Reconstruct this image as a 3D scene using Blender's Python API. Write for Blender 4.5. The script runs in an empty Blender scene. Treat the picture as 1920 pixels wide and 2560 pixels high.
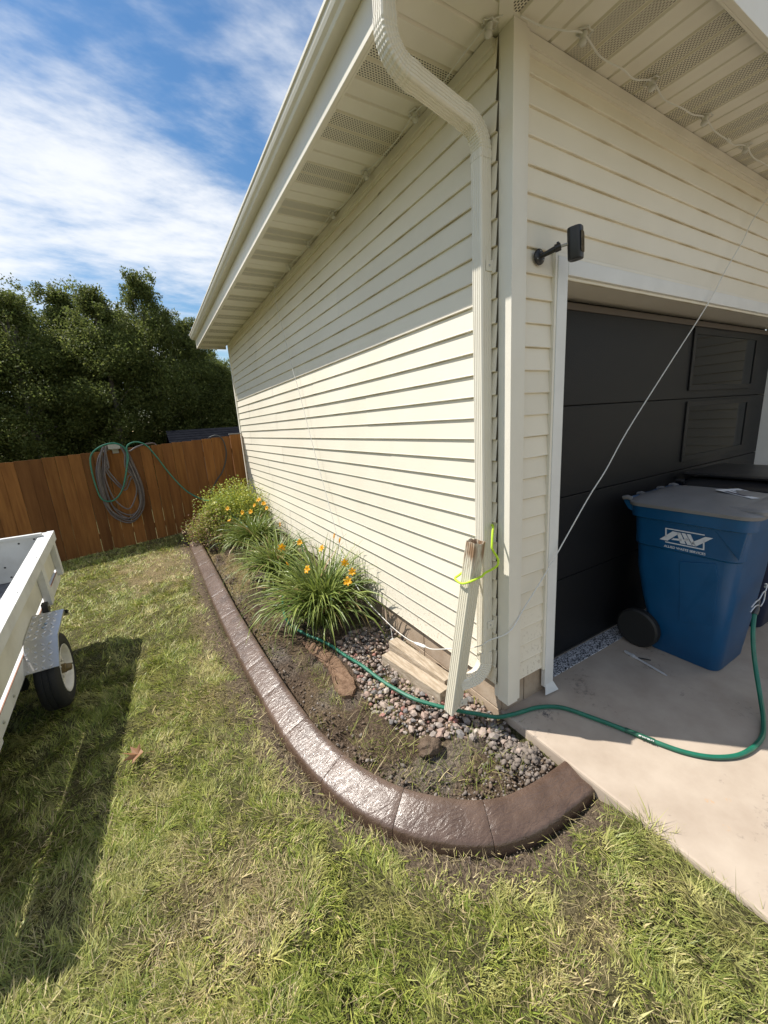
import bpy, bmesh, math, random
import numpy as np
from mathutils import Vector, Matrix, Quaternion

random.seed(7)
rng = np.random.default_rng(11)
scene = bpy.context.scene
COL = scene.collection
R = math.radians

# ------------------------------------------------------------------ camera
cam_d = bpy.data.cameras.new('camera')
cam = bpy.data.objects.new('camera', cam_d)
COL.objects.link(cam)
cam_d.sensor_fit = 'HORIZONTAL'
cam_d.sensor_width = 36.0
cam_d.lens = 36.0 * 978.7 / 1920.0
cam_d.clip_start = 0.02
cam_d.clip_end = 2000
CAM = Vector((-1.5956, -1.4786, 1.8203))
cam.matrix_world = (Matrix.Translation(CAM) @ Matrix.Rotation(-0.520177, 4, 'Z')
                    @ Matrix.Rotation(1.342978, 4, 'X') @ Matrix.Rotation(-0.065956, 4, 'Z'))
scene.camera = cam

# ------------------------------------------------------------------ sun, sky, exposure
SUN = Vector((-0.508, 0.50, 1.0)).normalized()
SUN_EL = math.asin(SUN.z)
SUN_AZ = math.atan2(SUN.x, SUN.y)
sd = bpy.data.lights.new('sun', 'SUN')
sd.energy = 4.4
sd.angle = R(0.53)
sd.color = (1.0, 0.945, 0.86)
so = bpy.data.objects.new('sun', sd)
COL.objects.link(so)
so.rotation_mode = 'QUATERNION'
so.rotation_quaternion = SUN.to_track_quat('Z', 'Y')
so.location = (-8, 8, 16)

world = bpy.data.worlds.new('World')
scene.world = world
world.use_nodes = True


def build_world():
    nt = world.node_tree
    nt.nodes.clear()
    N = nt.nodes.new
    L = nt.links.new
    out = N('ShaderNodeOutputWorld')
    bg = N('ShaderNodeBackground')
    bg.inputs['Strength'].default_value = 0.075
    L(bg.outputs[0], out.inputs[0])
    sky = N('ShaderNodeTexSky')
    sky.sky_type = 'NISHITA'
    sky.sun_disc = False
    sky.sun_elevation = SUN_EL
    sky.sun_rotation = SUN_AZ
    sky.altitude = 200
    sky.air_density = 1.35
    sky.dust_density = 0.25
    sky.ozone_density = 3.0
    tc = N('ShaderNodeTexCoord')
    sep = N('ShaderNodeSeparateXYZ')
    L(tc.outputs['Generated'], sep.inputs[0])

    def math_(op, a, b=None, clamp=False):
        n = N('ShaderNodeMath')
        n.operation = op
        n.use_clamp = clamp
        for i, v in enumerate((a, b)):
            if v is None:
                continue
            if isinstance(v, (int, float)):
                n.inputs[i].default_value = v
            else:
                L(v, n.inputs[i])
        return n.outputs[0]
    zz = math_('ADD', math_('MAXIMUM', sep.outputs['Z'], 0.0), 0.10)
    px = math_('DIVIDE', sep.outputs['X'], zz)
    py = math_('DIVIDE', sep.outputs['Y'], zz)
    comb = N('ShaderNodeCombineXYZ')
    L(px, comb.inputs[0])
    L(py, comb.inputs[1])
    # cloud plane coordinates, streaked along the wind
    mp = N('ShaderNodeMapping')
    mp.inputs['Rotation'].default_value = (0, 0, R(CLOUD_ROT))
    mp.inputs['Scale'].default_value = (0.62, 1.0, 1)
    mp.inputs['Location'].default_value = CLOUD_OFF
    L(comb.outputs[0], mp.inputs[0])
    n1 = N('ShaderNodeTexNoise')
    n1.inputs['Scale'].default_value = 0.55
    n1.inputs['Detail'].default_value = 2.5
    n1.inputs['Roughness'].default_value = 0.45
    L(mp.outputs[0], n1.inputs[0])
    n2 = N('ShaderNodeTexNoise')
    n2.inputs['Scale'].default_value = 2.6
    n2.inputs['Detail'].default_value = 9
    n2.inputs['Roughness'].default_value = 0.58
    n2.inputs['Distortion'].default_value = 0.35
    L(mp.outputs[0], n2.inputs[0])
    n3 = N('ShaderNodeTexNoise')      # small ripples (mackerel patches)
    n3.inputs['Scale'].default_value = 11.0
    n3.inputs['Detail'].default_value = 4
    n3.inputs['Roughness'].default_value = 0.6
    L(mp.outputs[0], n3.inputs[0])
    s = math_('ADD', math_('MULTIPLY', n1.outputs[0], 1.65), math_('MULTIPLY', n2.outputs[0], 0.62))
    s = math_('ADD', s, math_('MULTIPLY', n3.outputs[0], 0.30))
    ramp = N('ShaderNodeMapRange')
    ramp.interpolation_type = 'SMOOTHSTEP'
    ramp.inputs['From Min'].default_value = CLOUD_LO
    ramp.inputs['From Max'].default_value = CLOUD_HI
    L(s, ramp.inputs['Value'])
    hz = N('ShaderNodeMapRange')
    hz.inputs['From Min'].default_value = 0.02
    hz.inputs['From Max'].default_value = 0.16
    L(sep.outputs['Z'], hz.inputs['Value'])
    fac = math_('MULTIPLY', ramp.outputs[0], hz.outputs[0])
    fac = math_('MULTIPLY', fac, 0.93)
    mix = N('ShaderNodeMix')
    mix.data_type = 'RGBA'
    L(fac, mix.inputs['Factor'])
    hs = N('ShaderNodeHueSaturation')
    hs.inputs['Saturation'].default_value = 1.22
    hs.inputs['Value'].default_value = 1.0
    L(sky.outputs[0], hs.inputs['Color'])
    L(hs.outputs[0], mix.inputs['A'])
    mix.inputs['B'].default_value = (8.6, 8.8, 9.1, 1)
    L(mix.outputs['Result'], bg.inputs['Color'])


CLOUD_ROT, CLOUD_OFF, CLOUD_LO, CLOUD_HI = 145, (0.96, 4.88, 0), 1.09, 1.46
build_world()
vs = scene.view_settings
vs.view_transform = 'Standard'
vs.look = 'None'
vs.exposure = 0.66
vs.gamma = 1.0
vs.use_curve_mapping = False
scene.cycles.max_bounces = 7
scene.cycles.diffuse_bounces = 4
scene.cycles.transparent_max_bounces = 8

# ------------------------------------------------------------------ materials
MATS = {}


def mat(name, col, rough=0.6, col2=None, nscale=6.0, ndetail=5, spread=(0.35, 0.65), bump=0.0, bscale=60.0,
        bdist=0.01, metallic=0.0, spec=0.5, stretch=(1, 1, 1), attr=None, coat=0.0, rough2=None, local=False,
        bstretch=None, trans=0.0, orand=0.0):
    if name in MATS:
        return MATS[name]
    m = bpy.data.materials.new(name)
    m.use_nodes = True
    nt = m.node_tree
    N = nt.nodes.new
    L = nt.links.new
    b = nt.nodes['Principled BSDF']
    b.inputs['Roughness'].default_value = rough
    b.inputs['Metallic'].default_value = metallic
    b.inputs['Specular IOR Level'].default_value = spec
    if coat:
        b.inputs['Coat Weight'].default_value = coat
        b.inputs['Coat Roughness'].default_value = 0.15
    c4 = lambda c: (c[0], c[1], c[2], 1)
    if local:
        pos = N('ShaderNodeTexCoord').outputs['Object']
    else:
        pos = N('ShaderNodeNewGeometry').outputs['Position']
    mp = N('ShaderNodeMapping')
    mp.inputs['Scale'].default_value = stretch
    L(pos, mp.inputs[0])
    csock = None
    if attr:
        a = N('ShaderNodeAttribute')
        a.attribute_name = attr
        csock = a.outputs['Color']
    elif col2 is not None:
        n = N('ShaderNodeTexNoise')
        n.inputs['Scale'].default_value = nscale
        n.inputs['Detail'].default_value = ndetail
        n.inputs['Roughness'].default_value = 0.6
        L(mp.outputs[0], n.inputs[0])
        r = N('ShaderNodeMapRange')
        r.inputs['From Min'].default_value = spread[0]
        r.inputs['From Max'].default_value = spread[1]
        L(n.outputs[0], r.inputs['Value'])
        mx = N('ShaderNodeMix')
        mx.data_type = 'RGBA'
        mx.inputs['A'].default_value = c4(col)
        mx.inputs['B'].default_value = c4(col2)
        L(r.outputs[0], mx.inputs['Factor'])
        csock = mx.outputs['Result']
        if rough2 is not None:
            rr = N('ShaderNodeMapRange')
            rr.inputs['To Min'].default_value = rough
            rr.inputs['To Max'].default_value = rough2
            L(r.outputs[0], rr.inputs['Value'])
            L(rr.outputs[0], b.inputs['Roughness'])
    if orand and csock is not None:
        oi = N('ShaderNodeObjectInfo')
        orr = N('ShaderNodeMapRange')
        orr.inputs['To Min'].default_value = 1 - orand
        orr.inputs['To Max'].default_value = 1 + orand * 0.7
        L(oi.outputs['Random'], orr.inputs['Value'])
        om = N('ShaderNodeMix')
        om.data_type = 'RGBA'
        om.blend_type = 'MULTIPLY'
        om.inputs['Factor'].default_value = 1
        L(csock, om.inputs['A'])
        L(orr.outputs[0], om.inputs['B'])
        csock = om.outputs['Result']
    if csock is not None:
        L(csock, b.inputs['Base Color'])
    else:
        b.inputs['Base Color'].default_value = c4(col)
    if bump:
        n = N('ShaderNodeTexNoise')
        n.inputs['Scale'].default_value = bscale
        n.inputs['Detail'].default_value = 6
        n.inputs['Roughness'].default_value = 0.65
        if bstretch:
            m2 = N('ShaderNodeMapping')
            m2.inputs['Scale'].default_value = bstretch
            L(pos, m2.inputs[0])
            L(m2.outputs[0], n.inputs[0])
        else:
            L(mp.outputs[0], n.inputs[0])
        bp = N('ShaderNodeBump')
        bp.inputs['Strength'].default_value = bump
        bp.inputs['Distance'].default_value = bdist
        L(n.outputs[0], bp.inputs['Height'])
        L(bp.outputs[0], b.inputs['Normal'])
    if trans:
        tr = N('ShaderNodeBsdfTranslucent')
        if csock is not None:
            L(csock, tr.inputs[0])
        else:
            tr.inputs[0].default_value = c4(col)
        ms = N('ShaderNodeMixShader')
        ms.inputs[0].default_value = trans
        outn = nt.nodes['Material Output']
        L(b.outputs[0], ms.inputs[1])
        L(tr.outputs[0], ms.inputs[2])
        L(ms.outputs[0], outn.inputs[0])
    MATS[name] = m
    return m


def nodes_of(m):
    nt = m.node_tree
    return nt, nt.nodes.new, nt.links.new, nt.nodes['Principled BSDF']


# ------------------------------------------------------------------ mesh helpers
class MB:
    def __init__(self):
        self.v = []
        self.f = []

    def add(self, verts, faces):
        o = len(self.v)
        self.v += [tuple(p) for p in verts]
        self.f += [tuple(i + o for i in f) for f in faces]
        return self

    def box(self, x0, x1, y0, y1, z0, z1, M=None):
        v = [Vector((x, y, z)) for z in (z0, z1) for y in (y0, y1) for x in (x0, x1)]
        if M is not None:
            v = [M @ p for p in v]
        return self.add(v, [(0, 2, 3, 1), (4, 5, 7, 6), (0, 1, 5, 4), (2, 6, 7, 3), (0, 4, 6, 2), (1, 3, 7, 5)])

    def prism(self, poly, a, b, axis='z', M=None):
        n = len(poly)
        def P(p, h):
            q = {'z': (p[0], p[1], h), 'y': (p[0], h, p[1]), 'x': (h, p[0], p[1])}[axis]
            q = Vector(q)
            return M @ q if M is not None else q
        v = [P(p, a) for p in poly] + [P(p, b) for p in poly]
        f = [tuple(range(n - 1, -1, -1)), tuple(range(n, 2 * n))]
        f += [(i, (i + 1) % n, n + (i + 1) % n, n + i) for i in range(n)]
        return self.add(v, f)

    def loft(self, rings, cap=True, close=True):
        o = []
        n = len(rings[0])
        for r in rings:
            o += list(r)
        f = []
        for k in range(len(rings) - 1):
            for i in range(n if close else n - 1):
                j = (i + 1) % n
                f.append((k * n + i, k * n + j, (k + 1) * n + j, (k + 1) * n + i))
        if cap:
            f.append(tuple(range(n - 1, -1, -1)))
            f.append(tuple((len(rings) - 1) * n + i for i in range(n)))
        return self.add(o, f)

    def tube(self, pts, r, seg=8, cap=True):
        pts = [Vector(p) for p in pts]
        rings = []
        t0 = (pts[1] - pts[0]).normalized()
        nrm = t0.orthogonal().normalized()
        prev = t0
        for i, p in enumerate(pts):
            if i == 0:
                t = t0
            elif i == len(pts) - 1:
                t = (pts[i] - pts[i - 1]).normalized()
            else:
                t = ((pts[i + 1] - pts[i]).normalized() + (pts[i] - pts[i - 1]).normalized())
                t = t.normalized() if t.length > 1e-6 else prev
            q = prev.rotation_difference(t)
            nrm = (q @ nrm).normalized()
            prev = t
            bn = t.cross(nrm)
            rr = r[i] if isinstance(r, (list, tuple)) else r
            rings.append([p + (nrm * math.cos(a) + bn * math.sin(a)) * rr for a in [2 * math.pi * k / seg for k in range(seg)]])
        return self.loft(rings, cap)

    def lathe(self, prof, seg=24, M=None, cap=True):
        # prof: list of (radius, height) about z
        rings = []
        for (r, h) in prof:
            ring = [Vector((r * math.cos(2 * math.pi * k / seg), r * math.sin(2 * math.pi * k / seg), h)) for k in range(seg)]
            if M is not None:
                ring = [M @ p for p in ring]
            rings.append(ring)
        return self.loft(rings, cap)

    def mesh(self, name, smooth=False, bevel=0.0):
        me = bpy.data.meshes.new(name)
        me.from_pydata([tuple(p) for p in self.v], [], self.f)
        bm = bmesh.new()
        bm.from_mesh(me)
        bmesh.ops.recalc_face_normals(bm, faces=bm.faces)
        if bevel:
            bmesh.ops.bevel(bm, geom=[e for e in bm.edges if len(e.link_faces) == 2 and e.calc_face_angle(0) > 0.5],
                            offset=bevel, segments=2, profile=0.6, affect='EDGES', clamp_overlap=True)
        bm.to_mesh(me)
        bm.free()
        if smooth:
            me.shade_smooth()
            try:
                me.set_sharp_from_angle(angle=R(38))
            except Exception:
                pass
        me.update()
        return me

    def build(self, name, material, parent=None, smooth=False, bevel=0.0):
        return obj(name, self.mesh(name, smooth, bevel), material, parent)


def obj(name, me, material=None, parent=None):
    o = bpy.data.objects.new(name, me)
    if material is not None and me is not None:
        me.materials.clear()
        me.materials.append(material)
    COL.objects.link(o)
    if parent is not None:
        o.parent = parent
    return o


def tag(o, label=None, cat=None, group=None, kind=None):
    if label:
        o['label'] = label
    if cat:
        o['category'] = cat
    if group:
        o['group'] = group
    if kind:
        o['kind'] = kind
    return o


def empty(name, loc=(0, 0, 0), label=None, cat=None, group=None):
    o = bpy.data.objects.new(name, None)
    COL.objects.link(o)
    o.location = loc
    o.empty_display_size = 0.1
    return tag(o, label, cat, group)


def part(name, mb, material, root, smooth=False, bevel=0.0):
    """world-space mesh parented to a root that stands somewhere else"""
    o = mb.build(name, material, None, smooth, bevel)
    o.parent = root
    w = root.matrix_basis
    p = root
    while p.parent:
        p = p.parent
        w = p.matrix_basis @ w
    o.matrix_parent_inverse = w.inverted()
    return o


def catmull(pts, n=8):
    P = [Vector(p) for p in pts]
    P = [P[0] * 2 - P[1]] + P + [P[-1] * 2 - P[-2]]
    out = []
    for i in range(1, len(P) - 2):
        for k in range(n):
            t = k / n
            a, b, c, d = P[i - 1], P[i], P[i + 1], P[i + 2]
            out.append(0.5 * ((2 * b) + (c - a) * t + (2 * a - 5 * b + 4 * c - d) * t * t + (3 * b - 3 * c + d - a) * t ** 3))
    out.append(P[-2])
    return out


def fast_mesh(name, V, F, colors=None, nper=3):
    """numpy mesh: V (n,3), F (m,nper)"""
    me = bpy.data.meshes.new(name)
    V = np.asarray(V, dtype=np.float32)
    F = np.asarray(F, dtype=np.int32)
    me.vertices.add(len(V))
    me.vertices.foreach_set('co', V.ravel())
    me.loops.add(F.size)
    me.loops.foreach_set('vertex_index', F.ravel())
    me.polygons.add(len(F))
    me.polygons.foreach_set('loop_start', np.arange(0, F.size, nper, dtype=np.int32))
    me.polygons.foreach_set('loop_total', np.full(len(F), nper, dtype=np.int32))
    if colors is not None:
        a = me.color_attributes.new('Col', 'FLOAT_COLOR', 'POINT')
        c = np.ones((len(V), 4), dtype=np.float32)
        c[:, :3] = colors
        a.data.foreach_set('color', c.ravel())
    me.update(calc_edges=True)
    return me


def noise2(x, y, seed=0):
    """cheap value noise, numpy arrays"""
    xi = np.floor(x).astype(np.int64)
    yi = np.floor(y).astype(np.int64)
    xf = x - xi
    yf = y - yi

    def h(a, b):
        n = (a * 374761393 + b * 668265263 + seed * 1442695041) & 0x7fffffff
        n = ((n ^ (n >> 13)) * 1274126177) & 0x7fffffff
        return ((n ^ (n >> 16)) & 0xffff) / 65535.0
    u = xf * xf * (3 - 2 * xf)
    v = yf * yf * (3 - 2 * yf)
    return (h(xi, yi) * (1 - u) + h(xi + 1, yi) * u) * (1 - v) + (h(xi, yi + 1) * (1 - u) + h(xi + 1, yi + 1) * u) * v


def fbm2(x, y, seed=0, oct=4):
    s = 0
    a = 0.5
    t = 0
    for i in range(oct):
        s = s + a * noise2(x * 2 ** i, y * 2 ** i, seed + i * 17)
        t += a
        a *= 0.5
    return s / t


def in_poly(x, y, poly):
    x = np.asarray(x)
    y = np.asarray(y)
    c = np.zeros(x.shape, bool)
    n = len(poly)
    for i in range(n):
        x0, y0 = poly[i]
        x1, y1 = poly[(i + 1) % n]
        cond = ((y0 > y) != (y1 > y))
        with np.errstate(divide='ignore', invalid='ignore'):
            xx = (x1 - x0) * (y - y0) / (y1 - y0 + 1e-12) + x0
        c ^= cond & (x < xx)
    return c


def ground_z(x, y):
    x = np.clip(np.asarray(x, float), -5.5, 0.2)
    t = np.clip(np.asarray(y, float) / 6.65, -0.1, 1.05)
    yy = np.asarray(y, float)
    rise = np.clip((x + 0.55) / 0.55, 0, 1) * np.clip((-0.60 - yy) / 0.25, 0, 1) * 0.036
    return -0.05 + 0.07 * t + 0.07 * (x + 1.2) * t + rise


def gz(x, y):
    return float(ground_z(x, y))


# curb centre line (plan): outer bottom edge and inner top edge were measured
CURB_OUT = [(-1.315, 6.05), (-1.312, 5.0), (-1.305, 4.0), (-1.30, 3.2), (-1.29, 2.5), (-1.272, 1.9), (-1.25, 1.35), (-1.215, 0.80),
            (-1.175, 0.45), (-1.10, 0.13), (-0.99, -0.12), (-0.85, -0.31), (-0.67, -0.465), (-0.50, -0.55), (-0.34, -0.583), (-0.17, -0.594), (0.012, -0.594)]
CURB_C = [Vector((p.x, p.y, 0)) for p in catmull([(x, y, 0) for x, y in CURB_OUT], 10)]


def curb_frames():
    out = []
    n = len(CURB_C)
    s = 0
    for i, p in enumerate(CURB_C):
        t = (CURB_C[min(i + 1, n - 1)] - CURB_C[max(i - 1, 0)]).normalized()
        inward = Vector((-t.y, t.x, 0))    # left of travel direction = towards the house
        if i:
            s += (p - CURB_C[i - 1]).length
        out.append((s, p, t, inward))
    return out


CF = curb_frames()
CW = 0.178
BED_EDGE = [(p + n * CW) for (s, p, t, n) in CF]
BED_POLY = [(p.x, p.y) for p in BED_EDGE] + [(0.02, -0.42), (0.02, 6.6), (-1.1, 6.6)]
CURB_POLY_OUT = [(p.x, p.y) for (s, p, t, n) in CF] + [(0.02, -0.594), (0.02, 6.7), (-1.3, 6.7)]
SLAB_X = 0.02

# ================================================================== SETTING: ground, lawn base, bed, driveway
def mat_ground():
    m = mat('soil_and_thatch', (0.2, 0.15, 0.09), 0.95, spec=0.1, bump=1.0, bscale=80, bdist=0.03)
    nt, N, L, b = nodes_of(m)
    a = N('ShaderNodeAttribute')
    a.attribute_name = 'Col'
    n = N('ShaderNodeTexNoise')
    n.inputs['Scale'].default_value = 60
    n.inputs['Detail'].default_value = 8
    n.inputs['Roughness'].default_value = 0.7
    g = N('ShaderNodeNewGeometry')
    L(g.outputs['Position'], n.inputs[0])
    r = N('ShaderNodeMapRange')
    r.inputs['From Min'].default_value = 0.35
    r.inputs['From Max'].default_value = 0.65
    r.inputs['To Min'].default_value = 0.35
    r.inputs['To Max'].default_value = 1.5
    L(n.outputs[0], r.inputs['Value'])
    mx = N('ShaderNodeMix')
    mx.data_type = 'RGBA'
    mx.blend_type = 'MULTIPLY'
    mx.inputs['Factor'].default_value = 1
    L(a.outputs['Color'], mx.inputs['A'])
    L(r.outputs[0], mx.inputs['B'])
    L(mx.outputs['Result'], b.inputs['Base Color'])
    return m


def curb_dist(x, y):
    """distance outside the curb's outer edge (m)"""
    P = np.array([(p.x, p.y) for (s, p, t, n) in CF])
    x = np.asarray(x).ravel()
    y = np.asarray(y).ravel()
    d = np.full(x.shape, 9.0)
    for i in range(0, len(P) - 1):
        a = P[i]
        e = P[i + 1] - a
        l2 = e @ e
        t = np.clip(((x - a[0]) * e[0] + (y - a[1]) * e[1]) / l2, 0, 1)
        d = np.minimum(d, np.hypot(x - a[0] - t * e[0], y - a[1] - t * e[1]))
    return d


def dryness(x, y):
    """0 green .. 1 straw, patches of dry turf"""
    n = fbm2(np.asarray(x) * 1.3 + 7, np.asarray(y) * 1.3 + 3, 5, 4)
    d = np.clip((n - 0.47) * 3.4, 0, 1) * 0.62
    d = d * np.where(np.asarray(x) < -1.95, 0.25, 1.0)  # lusher turf left of here, greener partly to deepen the trailer's shadow
    # worn, straw coloured patches that have their own place in the lawn
    for (cx, cy, rx, ry, w) in [(-1.75, 4.9, 0.75, 1.0, 1.1), (-1.62, -0.05, 0.30, 0.36, 0.85), (-0.55, -0.92, 0.32, 0.12, 0.75), (-1.75, -0.45, 0.35, 0.2, 0.5),
                                (-1.45, 2.2, 0.16, 1.6, 0.6), (-0.14, -0.95, 0.07, 0.05, 0.6)]:
        wx = (fbm2(np.asarray(x) * 5 + 11, np.asarray(y) * 5, 13, 3) - 0.5) * 1.5
        wy = (fbm2(np.asarray(x) * 5, np.asarray(y) * 5 + 17, 14, 3) - 0.5) * 1.5
        q = ((np.asarray(x) - cx) / rx + wx) ** 2 + ((np.asarray(y) - cy) / ry + wy) ** 2
        d = np.maximum(d, w * np.clip(1.15 - q, 0, 1) * (0.40 + 0.8 * fbm2(np.asarray(x) * 9, np.asarray(y) * 9, 9, 3)))
    return np.clip(d, 0, 1)


def build_ground():
    gx = np.concatenate([[-400, -150, -60, -30, -15, -9], np.arange(-6.5, 0.31, 0.045), [1, 3, 8, 20, 60, 150, 400]])
    gy = np.concatenate([[-400, -150, -60, -20, -8, -4], np.arange(-2.6, 6.9, 0.055), [8, 10, 14, 20, 30, 60, 150, 400]])
    X, Y = np.meshgrid(gx, gy)
    Z = ground_z(X, Y)
    near = (X > -6.5) & (X < 0.3) & (Y > -2.6) & (Y < 6.8)
    Z = Z + np.where(near, (fbm2(X * 5, Y * 5, 3, 4) - 0.5) * 0.03, 0)
    # trench of loose soil just outside the curb
    d = curb_dist(X, Y).reshape(X.shape)
    outside = ~in_poly(X, Y, CURB_POLY_OUT)
    Z = Z - np.where(outside & near, 0.022 * np.exp(-(d / 0.07) ** 2), 0)
    Z = np.where(in_poly(X, Y, CURB_POLY_OUT), Z - 0.05, Z)
    Z = np.where(X > 0.06, -0.35, Z)
    dry = dryness(X, Y)
    soil = np.clip(1.5 - d / (0.10 + 0.17 * fbm2(X * 4, Y * 4, 21, 3)), 0, 1) * outside
    green = np.array([0.105, 0.100, 0.042])
    straw = np.array([0.25, 0.19, 0.105])
    dirt = np.array([0.165, 0.125, 0.088])
    c = green[None, None] * (1 - dry[..., None]) + straw[None, None] * dry[..., None]
    c = c * (1 - soil[..., None]) + dirt * soil[..., None]
    nx, ny = len(gx), len(gy)
    i = np.arange(nx * ny).reshape(ny, nx)
    F = np.stack([i[:-1, :-1], i[:-1, 1:], i[1:, 1:], i[1:, :-1]], -1).reshape(-1, 4)
    me = fast_mesh('ground', np.stack([X, Y, Z], -1).reshape(-1, 3), F, c.reshape(-1, 3), 4)
    me.shade_smooth()
    o = obj('ground', me, mat_ground())
    tag(o, kind='structure')
    # garden bed soil
    gx = np.arange(-1.30, 0.06, 0.022)
    gy = np.arange(-0.62, 6.66, 0.03)
    X, Y = np.meshgrid(gx, gy)
    n = fbm2(X * 7, Y * 7, 31, 5)
    n2 = fbm2(X * 26, Y * 26, 41, 3)
    Z = ground_z(X, Y) - 0.012 + (n - 0.45) * 0.10 + (n2 - 0.5) * 0.05
    P = np.array([(p.x, p.y) for p in BED_EDGE])
    dd = np.full(X.shape, 9.0)
    for k in range(0, len(P), 2):
        dd = np.minimum(dd, np.hypot(X - P[k, 0], Y - P[k, 1]))
    Z -= 0.035 * np.exp(-(dd / 0.05) ** 2)
    Z -= np.where(X > -0.05, 0.02, 0)
    keep = in_poly(X, Y, [(p.x + q.x * 0, p.y) for p, q in zip(BED_EDGE, BED_EDGE)] + [(0.06, -0.43), (0.06, 6.66), (-1.13, 6.66)]) | (dd < 0.05)
    dirt = np.array([0.120, 0.086, 0.060])
    grey = np.array([0.24, 0.215, 0.19])
    dryg = np.array([0.25, 0.19, 0.10])
    k1 = np.clip((fbm2(X * 4 + 3, Y * 4, 51, 3) - 0.5) * 5, 0, 1)[..., None]
    k2 = np.clip((fbm2(X * 6 + 9, Y * 2.5, 61, 3) - 0.52) * 5, 0, 1)[..., None] * np.clip((Y - 1.2) / 1.5, 0.2, 1)[..., None]
    c = dirt * (1 - k1 * 0.5) + grey * k1 * 0.5
    c = c * (1 - k2) + dryg * k2
    i = np.arange(X.size).reshape(X.shape)
    q = np.stack([i[:-1, :-1], i[:-1, 1:], i[1:, 1:], i[1:, :-1]], -1)
    kk = keep[:-1, :-1] & keep[1:, 1:] & keep[:-1, 1:] & keep[1:, :-1]
    me = fast_mesh('garden_bed', np.stack([X, Y, Z], -1).reshape(-1, 3), q[kk], c.reshape(-1, 3), 4)
    me.shade_smooth()
    o = obj('garden_bed', me, mat_ground())
    tag(o, kind='structure')
    return o, (gx, gy, Z)


BED, BEDGRID = build_ground()


def bed_z(x, y):
    gx, gy, Z = BEDGRID
    i = int(np.clip(np.searchsorted(gx, x), 0, len(gx) - 1))
    j = int(np.clip(np.searchsorted(gy, y), 0, len(gy) - 1))
    return float(Z[j, i])


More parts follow.
